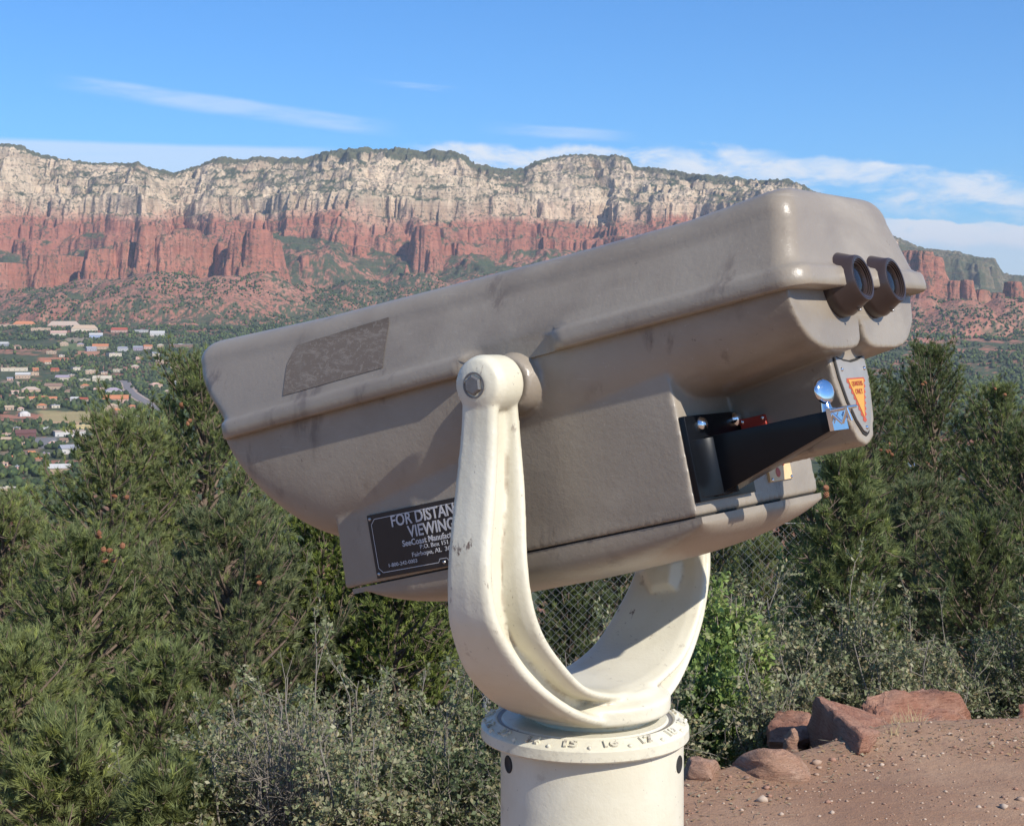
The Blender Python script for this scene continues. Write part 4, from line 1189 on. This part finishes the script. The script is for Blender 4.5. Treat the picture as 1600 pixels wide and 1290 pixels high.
# ---------------------------------------------------------------- near ground, rocks, fence, plants
def edge(x): return np.interp(x, [-.5, .2, .6, 1.0, 1.35, 3], [4.3, 4.5, 4.9, 5.15, 5.42, 5.5])
def near_z(x, y):
    e = edge(x)
    k = np.maximum(0, y - e)
    z = -.52 * k * sstep(0, .25, k) + .012 * fbm(x * 2.2, y * 2.2, 4) + .05 * fbm(x * .5, y * .5, 2)
    z = z + .02 * np.exp(-((y - e) / .2) ** 2) * sstep(.3, .9, x)
    return z
def nz(x, y): return float(near_z(np.array(float(x)), np.array(float(y))))
def mat_dirt():
    m, n, p = mat_new('red_dirt')
    pos = n.new('ShaderNodeNewGeometry').outputs['Position']
    a = n.noise(pos, 1.6, 7, .65); b = n.noise(pos, 22, 6, .7); c_ = n.noise(pos, 160, 3, .6)
    c = n.mix(n.ramp(a, .35, .65), (.275, .150, .086), (.360, .222, .135))
    c = n.mix(n.m('MULTIPLY', n.ramp(b, .5, .75), .5), c, (.19, .105, .072))
    c = n.mix(n.m('MULTIPLY', n.ramp(c_, .62, .72), .6), c, (.46, .34, .26))
    n.l.new(c, p.inputs['Base Color']); p.inputs['Roughness'].default_value = .95
    n.l.new(n.bump(c_, .5, .004, n.bump(b, .6, .015)), p.inputs['Normal'])
    return m
M['dirt'] = mat_dirt()
xs = np.concatenate([np.linspace(-22, -2.6, 30), np.linspace(-2.5, 3.2, 190), np.linspace(3.4, 24, 30)]); ys = np.concatenate([np.linspace(-14, 2.4, 30), np.linspace(2.5, 7.5, 180), np.linspace(7.6, 46, 60)])
XX, YY = np.meshgrid(xs, ys, indexing='ij'); ZZ = near_z(XX, YY)
idx = np.arange(XX.size).reshape(XX.shape)
o = np_mesh('ground', np.stack([XX, YY, ZZ], -1).reshape(-1, 3), np.stack([idx[:-1, :-1], idx[1:, :-1], idx[1:, 1:], idx[:-1, 1:]], -1).reshape(-1, 4), M['dirt'])
tag(o, 'bare reddish brown dirt of the overlook and its slope', kind='structure')

# pebbles
g = np.random.default_rng(3); PB = Bag()
bs = bmesh.new(); bmesh.ops.create_icosphere(bs, subdivisions=1, radius=1); PV_ = np.array([v.co for v in bs.verts]); PF_ = np.array([[v.index for v in f.verts] for f in bs.faces]); bs.free()
for k in range(4200):
    y = g.uniform(3.6, 6.3); x = g.uniform(-.3, 2.4)
    if y > edge(x) + .3 or float(fbm(np.array(x * 1.9), np.array(y * 1.9), 3)) < g.uniform(-.25, .2): continue
    s = g.choice([.003, .005, .008, .014, .022], p=[.68, .25, .06, .009, .001]) * g.uniform(.7, 1.3)
    if y > edge(x) - .35: s *= 1.25
    c = np.array([[.36, .25, .18], [.30, .17, .12], [.44, .34, .26], [.24, .15, .11]][g.integers(4)])
    V = PV_ * (1 + g.uniform(-.3, .3, (len(PV_), 1))) * np.array([s, s * g.uniform(.6, 1), s * .6]) + np.array([x, y, nz(x, y) + s * .25])
    PB.add(V, PF_, c)
M['pebble'] = mat_attr('pebbles', .9, 0, .3, 40, .2)
tag(PB.build('gravel', M['pebble'], None, False), 'loose pebbles scattered over the bare dirt', 'gravel', kind='stuff')

def mat_rock(nm, c0, c1, c2):
    m, n, p = mat_new(nm)
    tc = n.new('ShaderNodeTexCoord').outputs['Object']
    a = n.noise(tc, 6, 7, .65, .3); b = n.noise(n.mapping(tc, (1, 1, 9), rot=(R(24), R(14), 0)), 16, 7, .7); f = n.noise(tc, 190, 4, .6)
    c = n.mix(n.ramp(a, .35, .65), c0, c1)
    c = n.mix(n.m('MULTIPLY', n.ramp(b, .50, .66), .75), c, c2)
    n.l.new(c, p.inputs['Base Color']); p.inputs['Roughness'].default_value = .92; p.inputs['Specular IOR Level'].default_value = .2
    cr = n.ramp(n.noise(n.mapping(tc, (1, 1, 2.4), rot=(R(35), R(20), 0)), 13, 5, .6, 1.2), .49, .51)
    n.l.new(n.bump(f, .6, .004, n.bump(b, 1.0, .020, n.bump(cr, .5, .012))), p.inputs['Normal'])
    return m
M['rock'] = mat_rock('red_sandstone', (.35, .165, .105), (.42, .235, .160), (.22, .095, .060))
M['rock2'] = mat_rock('tan_sandstone', (.42, .235, .150), (.47, .30, .21), (.29, .15, .10))
def rock(pts, mat, label, sub=3, disp=.010, seed=1, sharp=True):
    """convex stone from hull points (world), roughened"""
    bm = bmesh.new()
    for q in pts: bm.verts.new(q)
    bmesh.ops.convex_hull(bm, input=bm.verts)
    for v in [v for v in bm.verts if not v.link_faces]: bm.verts.remove(v)
    bmesh.ops.triangulate(bm, faces=bm.faces)
    bmesh.ops.subdivide_edges(bm, edges=bm.edges, cuts=3, use_grid_fill=True, smooth=0.0 if sharp else .35)
    bmesh.ops.triangulate(bm, faces=bm.faces)
    bmesh.ops.subdivide_edges(bm, edges=bm.edges, cuts=2, use_grid_fill=True, smooth=.0)
    for _ in range(1 if sharp else 7): bmesh.ops.smooth_vert(bm, verts=bm.verts, factor=.5, use_axis_x=True, use_axis_y=True, use_axis_z=True)
    bm.normal_update()
    for v in bm.verts:
        c = v.co; a = float(fbm(np.array(c.x * 7 + seed), np.array(c.y * 7 + c.z * 9), 4)) + .55 * float(ridged(np.array(c.x * 11 + c.y * 5 + seed), np.array(c.z * 15 + c.y * 4), 3)) + .45 * float(fbm(np.array(c.x * 26 + c.z * 30), np.array(c.y * 26 + seed), 3))
        v.co = c + v.normal * a * disp * 2
    cen = sum((v.co for v in bm.verts), Vector()) / len(bm.verts); base = min(v.co.z for v in bm.verts)
    org = Vector((cen.x, cen.y, base)); bmesh.ops.translate(bm, verts=bm.verts, vec=-org)
    o = bm_obj('rock', bm, mat, None, True, 32); o.location = org
    return tag(o, label, 'rock')
def W(px, py, D): return Vector((dirpx(px) * D, D, hpx(py, D)))
rock([W(1262, 1176, 5.78), W(1266, 1120, 5.80), W(1274, 1087, 5.72), W(1353, 1172, 5.12), W(1349, 1150, 5.14), W(1400, 1136, 5.56), W(1398, 1176, 5.50), W(1340, 1180, 5.10), W(1264, 1182, 5.9), W(1392, 1178, 5.9), W(1345, 1112, 5.75)],
     M['rock'], 'wedge shaped red boulder with a pointed top and shaded left face', seed=2, disp=.006)
rock([W(1348, 1110, 5.85), W(1356, 1090, 5.9), W(1388, 1084, 5.95), W(1478, 1089, 6.05), W(1508, 1104, 5.95), W(1523, 1142, 5.85), W(1430, 1150, 5.62), W(1380, 1140, 5.62), W(1352, 1140, 5.7), W(1510, 1150, 6.2), W(1360, 1150, 6.3), W(1450, 1086, 6.15)],
     M['rock'], 'long low red boulder lying behind the wedge shaped one', disp=.016, seed=5)
rock([W(1168, 1215, 4.95), W(1180, 1186, 4.9), W(1208, 1170, 4.95), W(1236, 1174, 4.98), W(1256, 1200, 4.9), W(1262, 1225, 4.85), W(1150, 1225, 4.95), W(1240, 1225, 5.3), W(1170, 1220, 5.3)],
     M['rock2'], 'rounded tan boulder low in front of the wedge shaped one', sharp=False, disp=.007, seed=7)
rock([W(1074, 1200, 4.95), W(1088, 1187, 4.95), W(1106, 1187, 4.98), W(1116, 1200, 4.9), W(1112, 1218, 4.85), W(1072, 1218, 4.9), W(1094, 1215, 5.2)],
     M['rock2'], 'small smooth stone just right of the cream pedestal', sharp=False, disp=.005, seed=11)
rock([W(1202, 1122, 6.0), W(1220, 1110, 6.1), W(1266, 1112, 6.0), W(1272, 1150, 5.8), W(1200, 1158, 5.8), W(1240, 1160, 5.7), W(1272, 1185, 5.9), W(1200, 1185, 5.9), W(1240, 1150, 6.4)],
     M['rock'], 'flat red slab half hidden under the grey shrub', disp=.008, seed=13)
rock([W(1220, 1176, 5.5), W(1228, 1150, 5.55), W(1240, 1142, 5.52), W(1254, 1178, 5.42), W(1216, 1186, 5.45), W(1248, 1186, 5.7)],
     M['rock2'], 'splintered orange stone against the shaded side of the wedge', disp=.012, seed=15)
rock([W(1592, 1100, 5.9), W(1600, 1088, 5.95), W(1650, 1086, 6.0), W(1670, 1110, 5.9), W(1660, 1140, 5.85), W(1590, 1138, 5.8), W(1620, 1140, 6.3)],
     M['rock'], 'dark red boulder cut by the right picture edge', disp=.012, seed=17)
# dry grass tuft by the long boulder
GB = Bag(); g = np.random.default_rng(8)
for (cx, cy, n) in ((W(1410, 1140, 5.55).x, 5.55, 26), (W(1428, 1140, 5.5).x, 5.5, 16), (W(1396, 1160, 5.3).x, 5.3, 10)):
    for k in range(n):
        a = g.uniform(0, 2 * PI); L = g.uniform(.03, .085); ln = g.uniform(.1, .6)
        b0 = np.array([cx + g.normal(0, .012), cy + g.normal(0, .012), nz(cx, cy) - .004]); d = np.array([math.cos(a) * ln, math.sin(a) * ln, 1.0]); d /= np.linalg.norm(d)
        s = np.cross(d, [0, 1, .1]); s = s / np.linalg.norm(s) * .0012
        GB.add(np.array([b0 - s, b0 + s, b0 + d * L]), np.array([[0, 1, 2]]), np.array([.55, .44, .24]))
M['drygrass'] = mat_attr('dry_grass', .8, .3, .2, 60)
tag(GB.build('dry_grass', M['drygrass'], None, False), 'tuft of dry yellow grass beside the long red boulder', 'grass tuft')

# leaf and twig litter along the edge of the bare ground
LT = Bag(); g = np.random.default_rng(21)
for k in range(1500):
    x = g.uniform(.3, 2.3); y = float(edge(x)) + g.normal(-.12, .16)
    if y > edge(x) + .1: continue
    a = g.uniform(0, 2 * PI); L = g.uniform(.006, .02); d = np.array([math.cos(a), math.sin(a), g.uniform(-.1, .4)]); s = np.array([-d[1], d[0], g.uniform(-.3, .3)]) * (L * .3 if k % 3 else .0012)
    L = L if k % 3 else L * 3.5
    p = np.array([x, y, nz(x, y) + .003])
    LT.add(np.array([p, p + d * L * .5 + s, p + d * L, p + d * L * .5 - s]), np.array([[0, 1, 2, 3]]), np.array([[.36, .25, .13], [.26, .20, .13], [.42, .36, .24]][g.integers(3)]))
tag(LT.build('leaf_litter', M['drygrass'], None, False), 'dry leaves and twigs along the edge of the dirt', 'litter', kind='stuff')

# ---- chain link fence down the slope
FY = 8.9; fz = hpx(815, FY)
fence = empty('chain_link_fence', (0, FY, fz - 1.75), 'low grey chain link fence running behind the shrubs', 'fence')
FB = Bag(); pitch = .052; x0, x1 = -.15, 1.93; Hn = 1.55
nx = int((x1 - x0) / (pitch / 2))
for k in range(nx):
    n_ = int(Hn / (pitch / 2)); P = []
    for j in range(n_ + 1):
        s = (1 if (j + k) % 2 else -1)
        P.append((x0 + k * pitch / 2 + s * pitch / 4 * .98, .0016 * s, 1.75 - .02 - j * pitch / 2))
    P = np.array(P); r = .0013; ofs = np.array([[r, 0, 0], [-r * .5, r * .87, 0], [-r * .5, -r * .87, 0]])
    V = (P[:, None] + ofs[None]).reshape(-1, 3); ix = np.arange(len(P) * 3).reshape(-1, 3)
    FB.add(V, np.stack([ix[:-1], ix[1:], np.roll(ix[1:], -1, 1), np.roll(ix[:-1], -1, 1)], -1).reshape(-1, 4))
M['wire'] = mat_plain('galvanised_wire', (.22, .23, .23), .5, .1, .2, 20)
FB.build('mesh_panel', M['wire'], fence)
bm = bmesh.new(); lathe(bm, [(0, 0), (.0025, 0), (.0025, x1 - x0), (0, x1 - x0)], (x0, -.004, 1.742), (1, 0, 0), 8); bm_obj('tension_wire', bm, M['wire'], fence)
for xx in (x0, 1.10, x1):
    bm = bmesh.new(); lathe(bm, [(.024, -.6), (.024, 1.78), (.018, 1.80), (0, 1.805)], (xx, .035, 0), UP, 16); bm_obj('post', bm, M['wire'], fence)

# ---- conifers
M['needle'] = mat_attr('pine_needles', .62, .36, .15, 3, .35)
M['bark'] = mat_plain('pine_bark', (.16, .115, .085), .95, 0, .35, 12, .6, .01)
M['twig'] = mat_plain('grey_twigs', (.22, .19, .155), .9, 0, .3, 20)
M['cone'] = mat_plain('pine_cone', (.24, .10, .045), .8, 0, .3, 60)
def frames(D):
    D = D / (np.linalg.norm(D, axis=1)[:, None] + 1e-9)
    ref = np.where(np.abs(D[:, 2:3]) < .9, np.array([[0, 0, 1.0]]), np.array([[1.0, 0, 0]]))
    A = np.cross(D, ref); A /= np.linalg.norm(A, axis=1)[:, None]
    return D, A, np.cross(D, A)
def tufts(Pt, Dr, n_need, L, wdt, g, col, spread=.75):
    """brush of needles at every point; returns V,F,C"""
    N = len(Pt); D, A, Bv = frames(Dr)
    a = g.uniform(0, 2 * PI, (N, n_need)); s = g.uniform(.12, 1, (N, n_need)) ** .7 * spread
    dirs = D[:, None] * np.cos(s)[..., None] * 1.0 + (A[:, None] * np.cos(a)[..., None] + Bv[:, None] * np.sin(a)[..., None]) * np.sin(s)[..., None]
    ln = L * g.uniform(.65, 1.1, (N, n_need))[..., None]
    base = Pt[:, None] - D[:, None] * (g.uniform(0, .6, (N, n_need))[..., None] * L)
    side = np.cross(dirs, g.normal(size=(N, n_need, 3))); side /= np.linalg.norm(side, axis=2)[..., None] + 1e-9
    V = np.stack([base - side * wdt, base + side * wdt, base + dirs * ln], 2).reshape(-1, 3)
    F = np.arange(len(V)).reshape(-1, 3)
    c = np.repeat(col * g.uniform(.72, 1.3, (N, 1)), n_need * 3, 0)
    return V, F, c
def conifer(px, ptop, D, rpx, label, base_col=(.055, .085, .030), seed=0, dens=1.0, cat='pine tree', lean=0.0, bushy=.9, cones=(), foot=None, nl=.058, wd=.0025):
    g = np.random.default_rng(seed + 100)
    x = dirpx(px) * D; y = D; zt = hpx(ptop, D); zb = nz(x, y) if foot is None else foot
    H = zt - zb - .08; Rm = rpx * D / 2400.0
    rt = empty('pine_tree' if cat == 'pine tree' else 'juniper', (x, y, zb - .05), label, cat)
    nP = 10; t = np.linspace(0, 1, nP)
    wob = np.cumsum(g.normal(0, .02, (nP, 2)), 0) * H * .12
    TP = np.stack([wob[:, 0] + lean * t * H, wob[:, 1], t * H], 1); TP[-1, :2] = TP[-1, :2]
    V, F = tube_np(TP, np.interp(t, [0, .1, 1], [.028 * H, .020 * H, .004]) * .9, 9)
    np_mesh('trunk', V, F, M['bark'], rt)
    # visible zone only needs full density; low hidden limbs are thinner
    LB = Bag(); pts = []; drs = []
    zlow = max(.06, (hpx(1290, D) - zb) / H - .12)
    nl_ = int(95 * dens * (1 - zlow) * (1 + .2 * H))
    for i in range(nl_):
        tt = zlow + (1 - zlow) * ((i + g.uniform(0, 1)) / nl_) ** .9
        tt = min(tt, .995)
        az = i * 2.39996 + g.normal(0, .35)
        p0 = np.array([np.interp(tt, t, TP[:, 0]), np.interp(tt, t, TP[:, 1]), tt * H])
        q = 1 - tt
        L = Rm * (min(1, (q * H / (Rm * 1.7)) ** .62) + .06) * g.uniform(.62, 1.18)
        el = .15 + .75 * tt ** 2 + g.normal(0, .16)
        d0 = np.array([math.cos(az) * math.cos(el), math.sin(az) * math.cos(el), math.sin(el)])
        s = np.linspace(0, 1, 6)[:, None]
        P = p0 + d0 * L * s + np.array([0, 0, .30]) * L * s ** 2.2 + g.normal(0, .012, (6, 3)) * L * s
        V, F = tube_np(P, np.linspace(.010 + .010 * L, .003, 6), 4); LB.add(V, F)
        ns = int(5 + 13 * L * bushy) + 2
        for j in range(ns):
            sj = g.uniform(.28, 1.0); c = np.array([np.interp(sj, s[:, 0], P[:, k]) for k in range(3)])
            dd = d0 * g.uniform(.4, 1) + g.normal(0, .62, 3) + np.array([0, 0, .30]); dd /= np.linalg.norm(dd)
            l2 = (.10 + .26 * L) * g.uniform(.5, 1.1) * (1.15 - .5 * sj)
            if j % 2 == 0:
                V, F = tube_np(np.stack([c, c + dd * l2 * .5, c + dd * l2 + np.array([0, 0, .02])]), [.004, .003, .002], 3); LB.add(V, F)
            m = max(2, int(l2 / .055))
            for u_ in np.linspace(.25, 1, m):
                pts.append(c + dd * l2 * u_ + g.normal(0, .014, 3)); drs.append(dd * .8 + np.array([0, 0, .45]) + g.normal(0, .25, 3))
        pts.append(P[-1]); drs.append(d0 + np.array([0, 0, .5]))
    for k in range(10): pts.append(TP[-1] - np.array([0, 0, .03 * k]) + g.normal(0, .012, 3)); drs.append(np.array([g.normal(0, .5), g.normal(0, .5), 1.0]))
    LB.build('branches', M['bark'], rt)
    pts = np.array(pts); drs = np.array(drs)
    # drop tufts that face down the hidden far side now and then, keep the mesh light
    col = np.array(base_col)
    V, F, c = tufts(pts, drs, int(25), nl, wd, g, col)
    tip = np.repeat(g.uniform(0, 1, len(pts)) < .18, 25 * 3)[:, None]
    c = np.where(tip, c * np.array([1.35, 1.3, 1.0]), c)
    np_mesh('crown', V, F, M['needle'], rt, False, c)
    for (cpx, cpy) in cones:
        # sit the cone on the nearest tuft towards the camera
        wp = pts + np.array([x, y, zb - .05]); pp = np.stack([800 + 2400 * wp[:, 0] / wp[:, 1], 510 - 2400 * (wp[:, 2] - EYE) / wp[:, 1]], 1)
        dd = np.hypot(pp[:, 0] - cpx, pp[:, 1] - cpy) + 40 * (wp[:, 1] - wp[:, 1].min())
        k = int(np.argmin(dd)); u = dirpx(cpx); yy = wp[k, 1] - .12; c0 = Vector((u * yy - x, yy - y, hpx(cpy, yy) - (zb - .05)))
        for m in range(2):
            bm = bmesh.new(); ax = Vector(g.normal(0, 1, 3)).normalized()
            cc = c0 + Vector(g.normal(0, .022, 3))
            prof = []
            for q in range(7):
                h = q / 6; r_ = .015 * math.sin(PI * (h * .86 + .1)); prof += [(r_ * .72, h * .042), (r_ * 1.12, h * .042 + .004)]
            lathe(bm, [(0, 0)] + prof + [(0, .048)], cc, ax, 9)
            bm_obj('pine_cone', bm, M['cone'], rt, False)
    return rt
GR = (.190, .222, .085); GD = (.145, .175, .070); GY = (.220, .250, .095); GB_ = (.172, .196, .090)
CON = [
 (322, 560, 13.0, 215, 'tallest left pine, rising beside the tilted end of the viewer', GR, 1, 1.2, ((300, 655), (282, 640))),
 (172, 648, 12.0, 165, 'slender pine with a bare pointed leader below the town', GY, 2, 1.05, ((190, 778),)),
 (12, 775, 11.5, 170, 'pine cut by the left picture edge under the watery town rooftops'.replace('watery ', ''), GY, 3, 1.0, ()),
 (118, 830, 9.4, 190, 'bushy near pine with a cluster of rust coloured cones', GR, 4, 1.15, ((165, 865), (198, 850), (152, 835), (176, 872))),
 (350, 790, 9.8, 180, 'dark bushy pine in front of the tallest left one', GB_, 5, 1.15, ((400, 905),)),
 (20, 985, 8.0, 150, 'low pine filling the lower left corner', GY, 6, 1.0, ()),
 (250, 1000, 8.2, 160, 'low pine between the cone bearing pine and the grey shrubs', GR, 7, 1.0, ()),
 (95, 1110, 6.0, 140, 'lowest pine in the bottom left corner', GY, 8, .9, ()),
 (262, 1175, 5.6, 110, 'small pine at the bottom beside the grey shrubs', GR, 9, .9, ()),
 (1465, 538, 17.0, 118, 'tallest right pine with a rounded top against the far slope', GD, 11, 1.25, ((1447, 600), (1388, 690))),
 (1368, 572, 15.0, 85, 'pine whose top shows just right of the shield plate', GD, 12, 1.15, ((1384, 700), (1392, 708))),
 (1556, 598, 15.5, 92, 'pine right of the tallest one with a forked looking top', GR, 13, 1.15, ((1562, 618),)),
 (1606, 660, 13.5, 95, 'pine cut by the right picture edge', GD, 14, 1.1, ()),
 (1322, 690, 8.2, 78, 'shaded pine directly behind the black handle', GR, 15, 1.1, ((1291, 771),)),
 (1425, 748, 11.8, 130, 'broad pine in front of the tallest right one', GB_, 16, 1.1, ()),
 (1540, 800, 10.8, 125, 'dark low pine above the boulders on the right', GD, 17, 1.15, ()),
 (1195, 830, 12.6, 80, 'small pine seen through the fence behind the viewer', GR, 18, .9, ()),
]
for (px, py, D, rp, lb, c, sd, dn, cn) in CON:
    conifer(px, py, D, rp, lb, c, sd, dn, cones=cn)
conifer(500, 790, 10.6, 130, 'yellow green juniper under the raised end of the viewer', (.19, .23, .06), 21, 1.2, 'juniper', nl=.045, wd=.0050)
conifer(625, 850, 10.2, 120, 'yellow green juniper directly left of the near fork arm', (.18, .22, .06), 22, 1.2, 'juniper', nl=.045, wd=.0050)
conifer(700, 850, 15.0, 140, 'distant juniper behind the near fork arm', (.12, .15, .06), 25, .9, 'juniper', nl=.05, wd=.0055)
conifer(965, 845, 16.0, 130, 'distant juniper showing in the middle of the fork opening', (.11, .14, .055), 26, .9, 'juniper', nl=.05, wd=.0055)
conifer(1130, 790, 14.5, 120, 'dull juniper directly behind the bottom pan', (.13, .155, .06), 27, .9, 'juniper', nl=.05, wd=.0055)
conifer(1250, 740, 16.5, 90, 'distant juniper seen under the black handle', (.11, .14, .055), 28, .9, 'juniper', nl=.05, wd=.0055)
conifer(1375, 800, 13.0, 90, 'low juniper between the right hand pines', (.12, .15, .06), 29, .9, 'juniper', nl=.05, wd=.0055)
conifer(880, 880, 11.5, 140, 'dark juniper seen through the fence under the viewer', (.12, .15, .06), 23, 1.0, 'juniper', nl=.05, wd=.0055)
conifer(1040, 900, 12.0, 120, 'dull green juniper behind the far fork arm', (.13, .16, .065), 24, 1.0, 'juniper', nl=.05, wd=.0055)

# ---- broadleaf shrubs
M['leaf'] = mat_attr('shrub_leaves', .55, .30, .12, 6, .4)
def shrub(px, ptop, D, rpx, label, cols, seed, nstem=26, leaf=.020, dens=1.0, name='shrub', twigcol='twig', drop=0.0, foot=None, upright=.5):
    g = np.random.default_rng(seed + 500)
    x = dirpx(px) * D; zb = (nz(x, D) if foot is None else foot) - .03; H = hpx(ptop, D) - zb; Rm = rpx * D / 2400.0
    rt = empty(name, (x, D, zb), label, 'shrub')
    LB = Bag(); pts = []; drs = []
    for i in range(nstem):
        az = g.uniform(0, 2 * PI); out = Rm * g.uniform(.1, 1.0) ** .6; h = H * g.uniform(.55, 1.0) * (1 - .35 * (out / Rm) ** 2)
        s = np.linspace(0, 1, 7)[:, None]
        tip = np.array([math.cos(az) * out, math.sin(az) * out * .8, h])
        P = s * tip * np.array([1, 1, 1]) + np.array([math.cos(az), math.sin(az), 0]) * (s * (1 - s)) * out * .5 + np.cumsum(g.normal(0, .012 * H, (7, 3)), 0) * s
        V, F = tube_np(P, np.linspace(.009, .0022, 7), 4); LB.add(V, F)
        for j in range(int(13 * dens)):
            sj = g.uniform(.22, 1.0); c = np.array([np.interp(sj, s[:, 0], P[:, k]) for k in range(3)])
            dd = g.normal(0, .8, 3) + np.array([0, 0, upright]); dd /= np.linalg.norm(dd); l = g.uniform(.08, .24) * (.5 + .5 * H)
            mid = c + dd * l * .5 + g.normal(0, .01, 3); e = c + dd * l + g.normal(0, .015, 3)
            V, F = tube_np(np.stack([c, mid, e]), [.0022, .0016, .0009], 3); LB.add(V, F)
            for m in range(2):
                d3 = dd + g.normal(0, .7, 3); d3 /= np.linalg.norm(d3); a0 = mid * .5 + e * .5 if m else mid; l3 = l * .5
                V, F = tube_np(np.stack([a0, a0 + d3 * l3 * .5, a0 + d3 * l3]), [.0013, .0010, .0006], 3); LB.add(V, F)
                nl2 = int(19 * (1 - drop))
                u_ = g.uniform(.1, 1, nl2)[:, None]; pts.append(a0 + d3 * l3 * u_ + g.normal(0, .007, (nl2, 3))); drs.append(np.tile(d3, (nl2, 1)) + g.normal(0, .8, (nl2, 3)))
            nl2 = int(26 * (1 - drop)); u_ = g.uniform(.15, 1, nl2)[:, None]
            pts.append(c + (e - c) * u_ + g.normal(0, .008, (nl2, 3))); drs.append(np.tile(dd, (nl2, 1)) + g.normal(0, .8, (nl2, 3)))
    LB.build('branches', M[twigcol], rt)
    pts = np.concatenate(pts); drs = np.concatenate(drs); N = len(pts)
    if N > 0:
        D_, A_, B_ = frames(drs); a = g.uniform(0, 2 * PI, N)[:, None]; A2 = A_ * np.cos(a) + B_ * np.sin(a)
        L = (leaf * g.uniform(.4, 1.3, N))[:, None]; nrm = np.cross(D_, A2)
        V = np.stack([pts, pts + D_ * L * .5 + A2 * L * .30 + nrm * L * .08, pts + D_ * L, pts + D_ * L * .5 - A2 * L * .30 + nrm * L * .08], 1).reshape(-1, 3)
        F = np.arange(4 * N).reshape(-1, 4)
        pal = np.array(cols); c = pal[g.integers(len(pal), size=N)] * g.uniform(.75, 1.25, (N, 1))
        np_mesh('leaves', V, F, M['leaf'], rt, False, np.repeat(c, 4, 0))
    return rt
GREY = [(.21, .225, .115), (.26, .27, .145), (.16, .19, .085), (.33, .31, .185), (.185, .215, .10), (.29, .235, .12)]
DARKG = [(.115, .145, .065), (.15, .175, .085), (.09, .12, .05), (.22, .2, .1)]
LIME = [(.19, .27, .065), (.25, .33, .09), (.14, .20, .055), (.32, .34, .13)]
SH_ = [
 (1150, 905, 6.9, 150, 'grey green shrub right of the pedestal behind the small stones', GREY, 1, 34),
 (1290, 895, 7.2, 160, 'tall grey green shrub directly behind the wedge shaped boulder', GREY, 2, 38),
 (1420, 930, 6.9, 140, 'grey green shrub behind the long low boulder', GREY, 3, 34),
 (1540, 915, 7.4, 150, 'darker shrub at the right edge behind the boulders', DARKG, 4, 34),
 (1640, 880, 7.2, 120, 'dark shrub cut by the right picture edge', DARKG, 5, 26),
 (1215, 1010, 6.2, 90, 'low grey shrub hanging over the flat red slab', GREY, 6, 22),
 (930, 950, 6.8, 130, 'shrub seen through the fork opening', GREY, 7, 30),
 (800, 985, 6.6, 120, 'dark leafy shrub behind the foot of the near fork arm', DARKG, 8, 26),
 (640, 985, 6.4, 140, 'grey green shrub left of the pedestal', GREY, 9, 34),
 (480, 1000, 6.3, 150, 'grey green shrub under the raised end of the viewer', GREY, 10, 34),
 (360, 1080, 5.7, 130, 'grey green shrub at the bottom left of centre', GREY, 11, 28),
 (720, 1120, 5.6, 110, 'low shrub touching the left side of the pedestal in view', DARKG, 12, 24),
 (1010, 1040, 6.1, 95, 'shrub showing between pedestal top and far fork arm', GREY, 15, 22),
 (560, 1130, 5.3, 120, 'lowest grey shrub left of the pedestal', GREY, 16, 24),
]
for (px, py, D, rp, lb, c, sd, ns) in SH_:
    shrub(px, py, D, rp, lb, c, sd, ns, dens=1.0)
shrub(450, 1080, 5.5, 70, 'bare grey twiggy bush without leaves', GREY, 31, 26, name='bare_bush', drop=.93, dens=1.3)
shrub(520, 1045, 5.9, 60, 'half bare twiggy bush among the grey shrubs', GREY, 32, 20, name='bare_bush', drop=.8, dens=1.2)
shrub(1132, 862, 6.7, 34, 'bright lime green leafy bush behind the far fork arm', LIME, 41, 15, leaf=.028, name='leafy_bush', foot=-.45)
shrub(1108, 965, 6.5, 26, 'bright green bush low against the far fork arm', LIME[:3], 42, 11, leaf=.026, name='leafy_bush', foot=-.4)
shrub(1190, 850, 8.4, 50, 'sparse lime green bush against the fence', LIME, 43, 12, leaf=.030, name='leafy_bush', foot=-1.3)
# ---------------------------------------------------------------- haze: one even box of air round everything
bm = bmesh.new()
x0, x1, y0, y1, z0, z1 = -17500, 17500, -17500, 17500, -172, 900
prism(bm, [(x0, y0), (x1, y0), (x1, y1), (x0, y1)], lambda a, b: Vector((a, b, z0)), lambda a, b: Vector((a, b, z1)))
hm = bpy.data.materials.new('haze_air'); hm.use_nodes = True
n = NT(hm.node_tree); n.n.remove(n.n['Principled BSDF'])
vol = n.new('ShaderNodeVolumePrincipled')
vol.inputs['Color'].default_value = (.80, .88, 1.0, 1); vol.inputs['Density'].default_value = 5.0e-5; vol.inputs['Anisotropy'].default_value = .2
n.l.new(vol.outputs[0], n.n['Material Output'].inputs['Volume'])
tag(bm_obj('haze', bm, hm, None, False), kind='stuff')
S.cycles.volume_bounces = 0
S.cycles.max_bounces = 8
S.cycles.use_denoising = True
